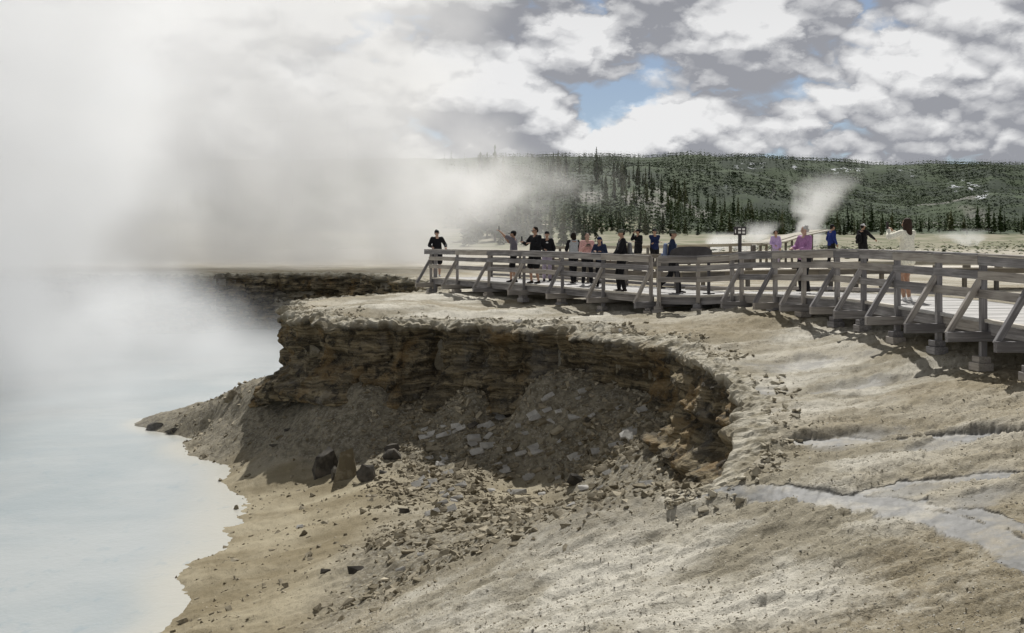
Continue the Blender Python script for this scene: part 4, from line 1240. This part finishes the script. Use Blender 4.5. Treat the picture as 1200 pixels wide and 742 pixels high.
# ---------------------------------------------------------------- trees
def crown_mesh(seed, tiers=15, blades=7, slim=.17, bare=.12):
    r = random.Random(seed); V, Fc = [], []
    for i in range(tiers):
        f = i/(tiers-1); z = bare+(1-bare)*f; rad = slim*((1-f)**.8)*r.uniform(.65, 1.2)*(1 if f > .1 else .75)+.012
        for b_ in range(blades):
            if r.random() < .13: continue
            a = r.uniform(0, 6.28); L = rad*r.uniform(.6, 1.25); ca, sa = math.cos(a), math.sin(a); wd = L*r.uniform(.3, .5)+.006; dr = L*r.uniform(.15, .55)
            z0 = z+r.uniform(-.02, .02); k = len(V)
            V += [(0, 0, z0+.028), (ca*L*.6-sa*wd, sa*L*.6+ca*wd, z0-dr*.6), (ca*L, sa*L, z0-dr), (ca*L*.6+sa*wd, sa*L*.6-ca*wd, z0-dr*.6), (ca*L*.5, sa*L*.5, z0-dr*.9-.02)]
            Fc += [(k, k+1, k+2), (k, k+2, k+3), (k, k+4, k+1), (k, k+3, k+4)]
    k = len(V); V += [(.012, 0, .93), (-.006, .01, .93), (-.006, -.01, .93), (0, 0, 1.03)]; Fc += [(k, k+1, k+3), (k+1, k+2, k+3), (k+2, k, k+3)]
    return mesh_np('crown', V, Fc)


def trunk_mesh():
    V, Fc = [], []
    for j, (z, r_) in enumerate(((-.04, .013), (.5, .008), (.97, .002))):
        for q in range(5): V.append((math.cos(q*1.2566)*r_, math.sin(q*1.2566)*r_, z))
    for j in (0, 1):
        for q in range(5): Fc.append((j*5+q, j*5+(q+1) % 5, j*5+5+(q+1) % 5, j*5+5+q))
    return mesh_np('trunk', V, Fc)


crowns = [crown_mesh(i, 15, 7, .15+.03*(i % 3), .08+.04*(i % 2)) for i in range(6)]
for c in crowns: c.materials.append(M_pine if crowns.index(c) % 2 else M_pine2)
trunk = trunk_mesh(); trunk.materials.append(M_bark)
rt = np.random.default_rng(11)


def tree_pos(n_, p0, p1, y0, y1, dens=None):
    out = []
    while len(out) < n_:
        px = rt.uniform(p0, p1); Y = math.exp(rt.uniform(math.log(y0), math.log(y1)))
        x = (px-600)/F*Y
        if dens is not None and rt.random() > dens(px, Y, x): continue
        out.append((x, Y, px))
    return out


MARKS = [(512, 'the man at the far left rail corner'), (602, 'the person raising a phone'), (632, 'the big man in black'), (672, 'the woman in grey vest'), (690, 'the person in pink'),
         (706, 'the short person in navy'), (729, 'the tall man with grey backpack'), (748, 'the person with a hand at the face'), (767, 'the man with folded arms'), (788, 'the walking person'),
         (815, 'the dark panel'), (840, 'the gap left of the direction sign'), (867, 'the direction sign'), (909, 'the girl in lilac'), (943, 'the white haired woman'), (974, 'the man in bright blue'),
         (1011, 'the man with white cap'), (1063, 'the woman in cream'), (1110, 'the rails right of the woman in cream'), (1160, 'the rails at the right edge')]


def place_tree(x, Y, h, label, group, v):
    px = x/Y*F+600; mk = min(MARKS, key=lambda m: abs(m[0]-px))[1]
    label = ('small' if h < 7.5 else ('tall' if h > 12 else 'medium'))+' '+('olive' if v % 2 == 0 else 'dark')+' '+label+' behind '+mk
    z = gz(x, Y)
    e = empty('pine_tree', (x, Y, z), rt.uniform(0, 6.28)); e.scale = (h*rt.uniform(.85, 1.2),)*2+(h,); tag(e, label, 'tree', group)
    link('trunk', trunk, e); link('crown', crowns[v % 6], e)


# tree line at the foot of the hill, individually
def d1(px, Y, x): return 1. if (px < 905 or px > 935 or rt.random() < .5) else .2


for x, Y, px in tree_pos(110, 690, 1210, 430, 520, d1):
    place_tree(x, Y, (rt.uniform(6, 12) if px > 900 else rt.uniform(5, 11))*rt.choice([.6, .8, 1., 1.1]), 'pine at the hill foot', 'pines at the foot of the hill', int(rt.integers(6)))
for x, Y, px in tree_pos(95, 640, 900, 540, 700, None):
    place_tree(x, Y, rt.uniform(6, 14), 'pine on the rocky knoll', 'pines on the rocky knoll', int(rt.integers(6)))
for px, Y, h in [(699, 700, 19), (703, 698, 15), (761, 660, 17), (748, 680, 16), (733, 690, 15), (719, 700, 13), (654, 700, 16), (663, 705, 14), (790, 640, 15), (802, 630, 16), (880, 520, 14), (860, 560, 17)]:
    place_tree((px-600)/F*Y, Y, h, 'skyline pine on the knoll', 'tall pines on the knoll skyline', int(rt.integers(6)))
for px in (548, 556, 563, 571, 580, 590, 598, 607, 618, 630):
    Y = rt.uniform(300, 380); place_tree((px-600)/F*Y, Y, rt.uniform(20, 30) if px < 605 else rt.uniform(12, 18), 'pine fading in steam', 'pines fading into the steam', int(rt.integers(6)))
for x, Y, px in tree_pos(40, 545, 700, 260, 420, None):
    place_tree(x, Y, rt.uniform(5, 11), 'pine in thin steam', 'small pines in the thin steam', int(rt.integers(6)))


def forest(name, n_, p0, p1, y0, y1, h0, h1, simple, dens, label):
    P = tree_pos(n_, p0, p1, y0, y1, dens)
    pos = np.array([(x, Y, gz(x, Y)) for x, Y, _ in P]); h = rt.uniform(h0, h1, n_)
    a = rt.uniform(0, 6.28, n_); Rm = np.zeros((n_, 3, 3)); Rm[:, 0, 0] = np.cos(a); Rm[:, 0, 1] = -np.sin(a); Rm[:, 1, 0] = np.sin(a); Rm[:, 1, 1] = np.cos(a); Rm[:, 2, 2] = 1
    o = scatter(name, simple, pos, Rm, h, M_pine, rt.uniform(-.5, .7, n_)); tag(o, label)


simple = [crown_mesh(50+i, 6, 4, .18, .05) for i in range(5)]
vsimple = [crown_mesh(70+i, 3, 4, .34, .02) for i in range(5)]


def dn(px, Y, x):
    c = float(fbm(np.array([x*.012]), np.array([Y*.012]), o=3)[0]); k = .35+1.4*c
    c_, r_ = int(np.clip(np.searchsorted(us, x/Y), 0, nx-1)), int(np.clip(np.searchsorted(ys, Y), 0, ny-1))
    if rockm[r_, c_] > .4 or snow[r_, c_] > .5: k *= .12
    return max(.05, min(1, k+.2))


forest('foothill_forest', 4200, 520, 1230, 470, 900, 4, 11, simple, dn, 'dense pine wood covering the knoll and valley')
forest('middle_forest', 9000, 560, 1230, 900, 1650, 7, 12, vsimple, dn, 'pine wood on the middle hills')
forest('ridge_forest', 20000, 560, 1240, 1700, 2850, 8, 14, vsimple, dn, 'distant pine wood on the long ridge')
# low shrubs on the flat behind the second boardwalk
bl = [crown_mesh(90+i, 3, 7, .5, .05) for i in range(4)]
P = tree_pos(420, 830, 1230, 120, 330, lambda px, Y, x: .15+max(0, float(fbm(np.array([x*.05]), np.array([Y*.05]), o=2)[0]))*2)
pos = np.array([(x, Y, gz(x, Y)) for x, Y, _ in P]); o = scatter('low_scrub', bl, pos, rots(rt, 420, .05), rt.uniform(.5, 1.9, 420), M_pine2, rt.uniform(-.5, .5, 420)); tag(o, 'low green scrub on the flat')

# ---------------------------------------------------------------- steam
def steam_material(name, aniso=.12):
    m = bpy.data.materials.new(name); m.use_nodes = True; nt = m.node_tree; nt.nodes.clear()
    o = nt.nodes.new('ShaderNodeOutputMaterial'); p = nt.nodes.new('ShaderNodeVolumePrincipled'); nt.links.new(p.outputs[0], o.inputs['Volume'])
    p.inputs['Anisotropy'].default_value = aniso; p.inputs['Color'].default_value = (.994, .997, 1., 1); p.inputs['Density'].default_value = 1
    return m


M_steam = steam_material('steam')


def steam(name, mn, mxx, res, fn, label):
    g = bpy.data.node_groups.new(name, 'GeometryNodeTree')
    g.interface.new_socket('Geometry', in_out='INPUT', socket_type='NodeSocketGeometry'); g.interface.new_socket('Geometry', in_out='OUTPUT', socket_type='NodeSocketGeometry')
    vc = g.nodes.new('GeometryNodeVolumeCube'); out = g.nodes.new('NodeGroupOutput'); sm = g.nodes.new('GeometryNodeSetMaterial'); sm.inputs['Material'].default_value = M_steam
    g.links.new(vc.outputs[0], sm.inputs[0]); g.links.new(sm.outputs[0], out.inputs[0])
    vc.inputs['Min'].default_value = mn; vc.inputs['Max'].default_value = mxx
    for k, v in zip('XYZ', res): vc.inputs['Resolution '+k].default_value = v
    pos = E(g, g.nodes.new('GeometryNodeInputPosition').outputs[0]); x, y, z = sep(g, pos)
    E.put(g, vc.inputs['Density'], fn(g, pos, x, y, z).m('MAXIMUM', 0.))
    v = bpy.data.volumes.new(name); o = bpy.data.objects.new(name, v); COL.objects.link(o)
    md = o.modifiers.new('n', 'NODES'); md.node_group = g
    tag(o, label, kind='stuff')


def main_steam(g, pos, x, y, z):
    wx = noise(g, pos, .035, 3, .5)-.5
    q = vec(g, x*.95+z*.45, y*.8, z*1.15-x*.22)
    n = noise(g, q, .055, 8, .60, .5); n2 = noise(g, q, .17, 5, .62, .4)
    bl = ((n-.5)*1.5+(n2-.5)*.8)                 # billows, about -.5 .. .5
    u = x/y; v = z/y
    # dense bank over the pool on the left
    A = ((u + wx*.16 - (v-.05)*.25).ramp(-.52, -.24, 1.15, -.6, False) + bl*1.4).ramp(0., .8)*y.ramp(31, 41)*y.ramp(60, 76, 1, 0)*z.ramp(4., 20., .070, .034)
    # cloud rising behind the far rim, thinning to the right; it bulges over the walkway just above the horizon
    bul = (v-.056)/.030; bul = (bul*bul*-1.).m('EXPONENT')
    B = ((u - bul*.085 + wx*.12 + v*.06).ramp(-.26, .085, 1.25, -.45, False) + bl*1.5).ramp(0., 1.)*y.ramp(73, 86)*z.ramp(-2., -1., 0, 1)*y.ramp(98, 114, 1, 0)*z.ramp(5., 22., .100, .060)
    # mist over the water behind the spit and before the far wall
    C = ((u+wx*.08).ramp(-.34, -.11, .95, -.4, False) + (z+4.3)*-.30 + bl*1.6).ramp(0., .9)*y.ramp(36, 44)*y.ramp(62, 74, 1, 0)*z.ramp(1., 4., 1, 0)*.085
    # thin veil drifting over the near pool
    D_ = z.ramp(-5.9, -3.0, 1, 0)*y.ramp(28, 35)*y.ramp(40, 46, 1, 0)*(u+wx*.1).ramp(-.40, -.31, 1, 0)*(.35+bl*1.4).m('MAXIMUM', 0.)*.10
    # thin veil drifting before the wooded knoll
    G = ((u + wx*.3).ramp(-.05, .26, .75, -.3, False) + bl*1.2).ramp(0., 1.2)*y.ramp(80, 95)*y.ramp(104, 116, 1, 0)*z.ramp(5., 13., 1, 0)*z.ramp(-2., 0.)*.020
    cl = n2.ramp(.36, .64)*1.5+.25
    return (A+B+C)*cl+D_+G-.0006


steam('pool_steam', (-84, 26, -5.9), (30, 118, 30), (210, 160, 96), main_steam, 'great white bank of steam rising from the hot pool')


def vent(name, px, Y, h, w_, drift, dens, label, seed):
    cx, cy = dp(px, Y); z0 = gz(cx, cy)

    def fn(g, pos, x, y, z):
        f = (z-(z0))/h
        rad = f*w_*.55+w_*.14
        nn = noise(g, vec(g, x+seed*10., y, z*.8), 1.0/w_*2.4, 6, .62, .6)
        sw = noise(g, vec(g, 0., seed*7.+0., z), 1.5/h, 2, .5)
        qx = (x-cx-f*drift+(nn-.5)*w_*1.5+(sw-.5)*w_*1.4*f)/rad; qy = (y-cy)/rad
        r2 = qx*qx+qy*qy
        return (r2.ramp(.0, 1.5, .75, -.6, False)+(nn-.5)*2.6).ramp(0., .7)*f.ramp(.0, .06)*f.ramp(.25, 1., 1, 0)*dens
    m = w_*1.3+abs(drift)
    steam(name, (cx-m, cy-w_*.9, z0), (cx+m, cy+w_*.9, z0+h*1.05), (70, 40, 60), fn, label)


vent('vent_steam', 950, 190, 15.5, 12, 2.5, .30, 'loose puff of steam rising behind the purple jacket', 1)
vent('vent_steam', 873, 150, 5.2, 6, 3.0, .55, 'white puff of steam right of the direction sign', 2)
vent('vent_steam', 840, 160, 3.6, 8, 1.5, .35, 'low faint steam left of the direction sign', 3)
vent('vent_steam', 1142, 260, 5.0, 12, -2, .22, 'low white steam at the right edge', 4)
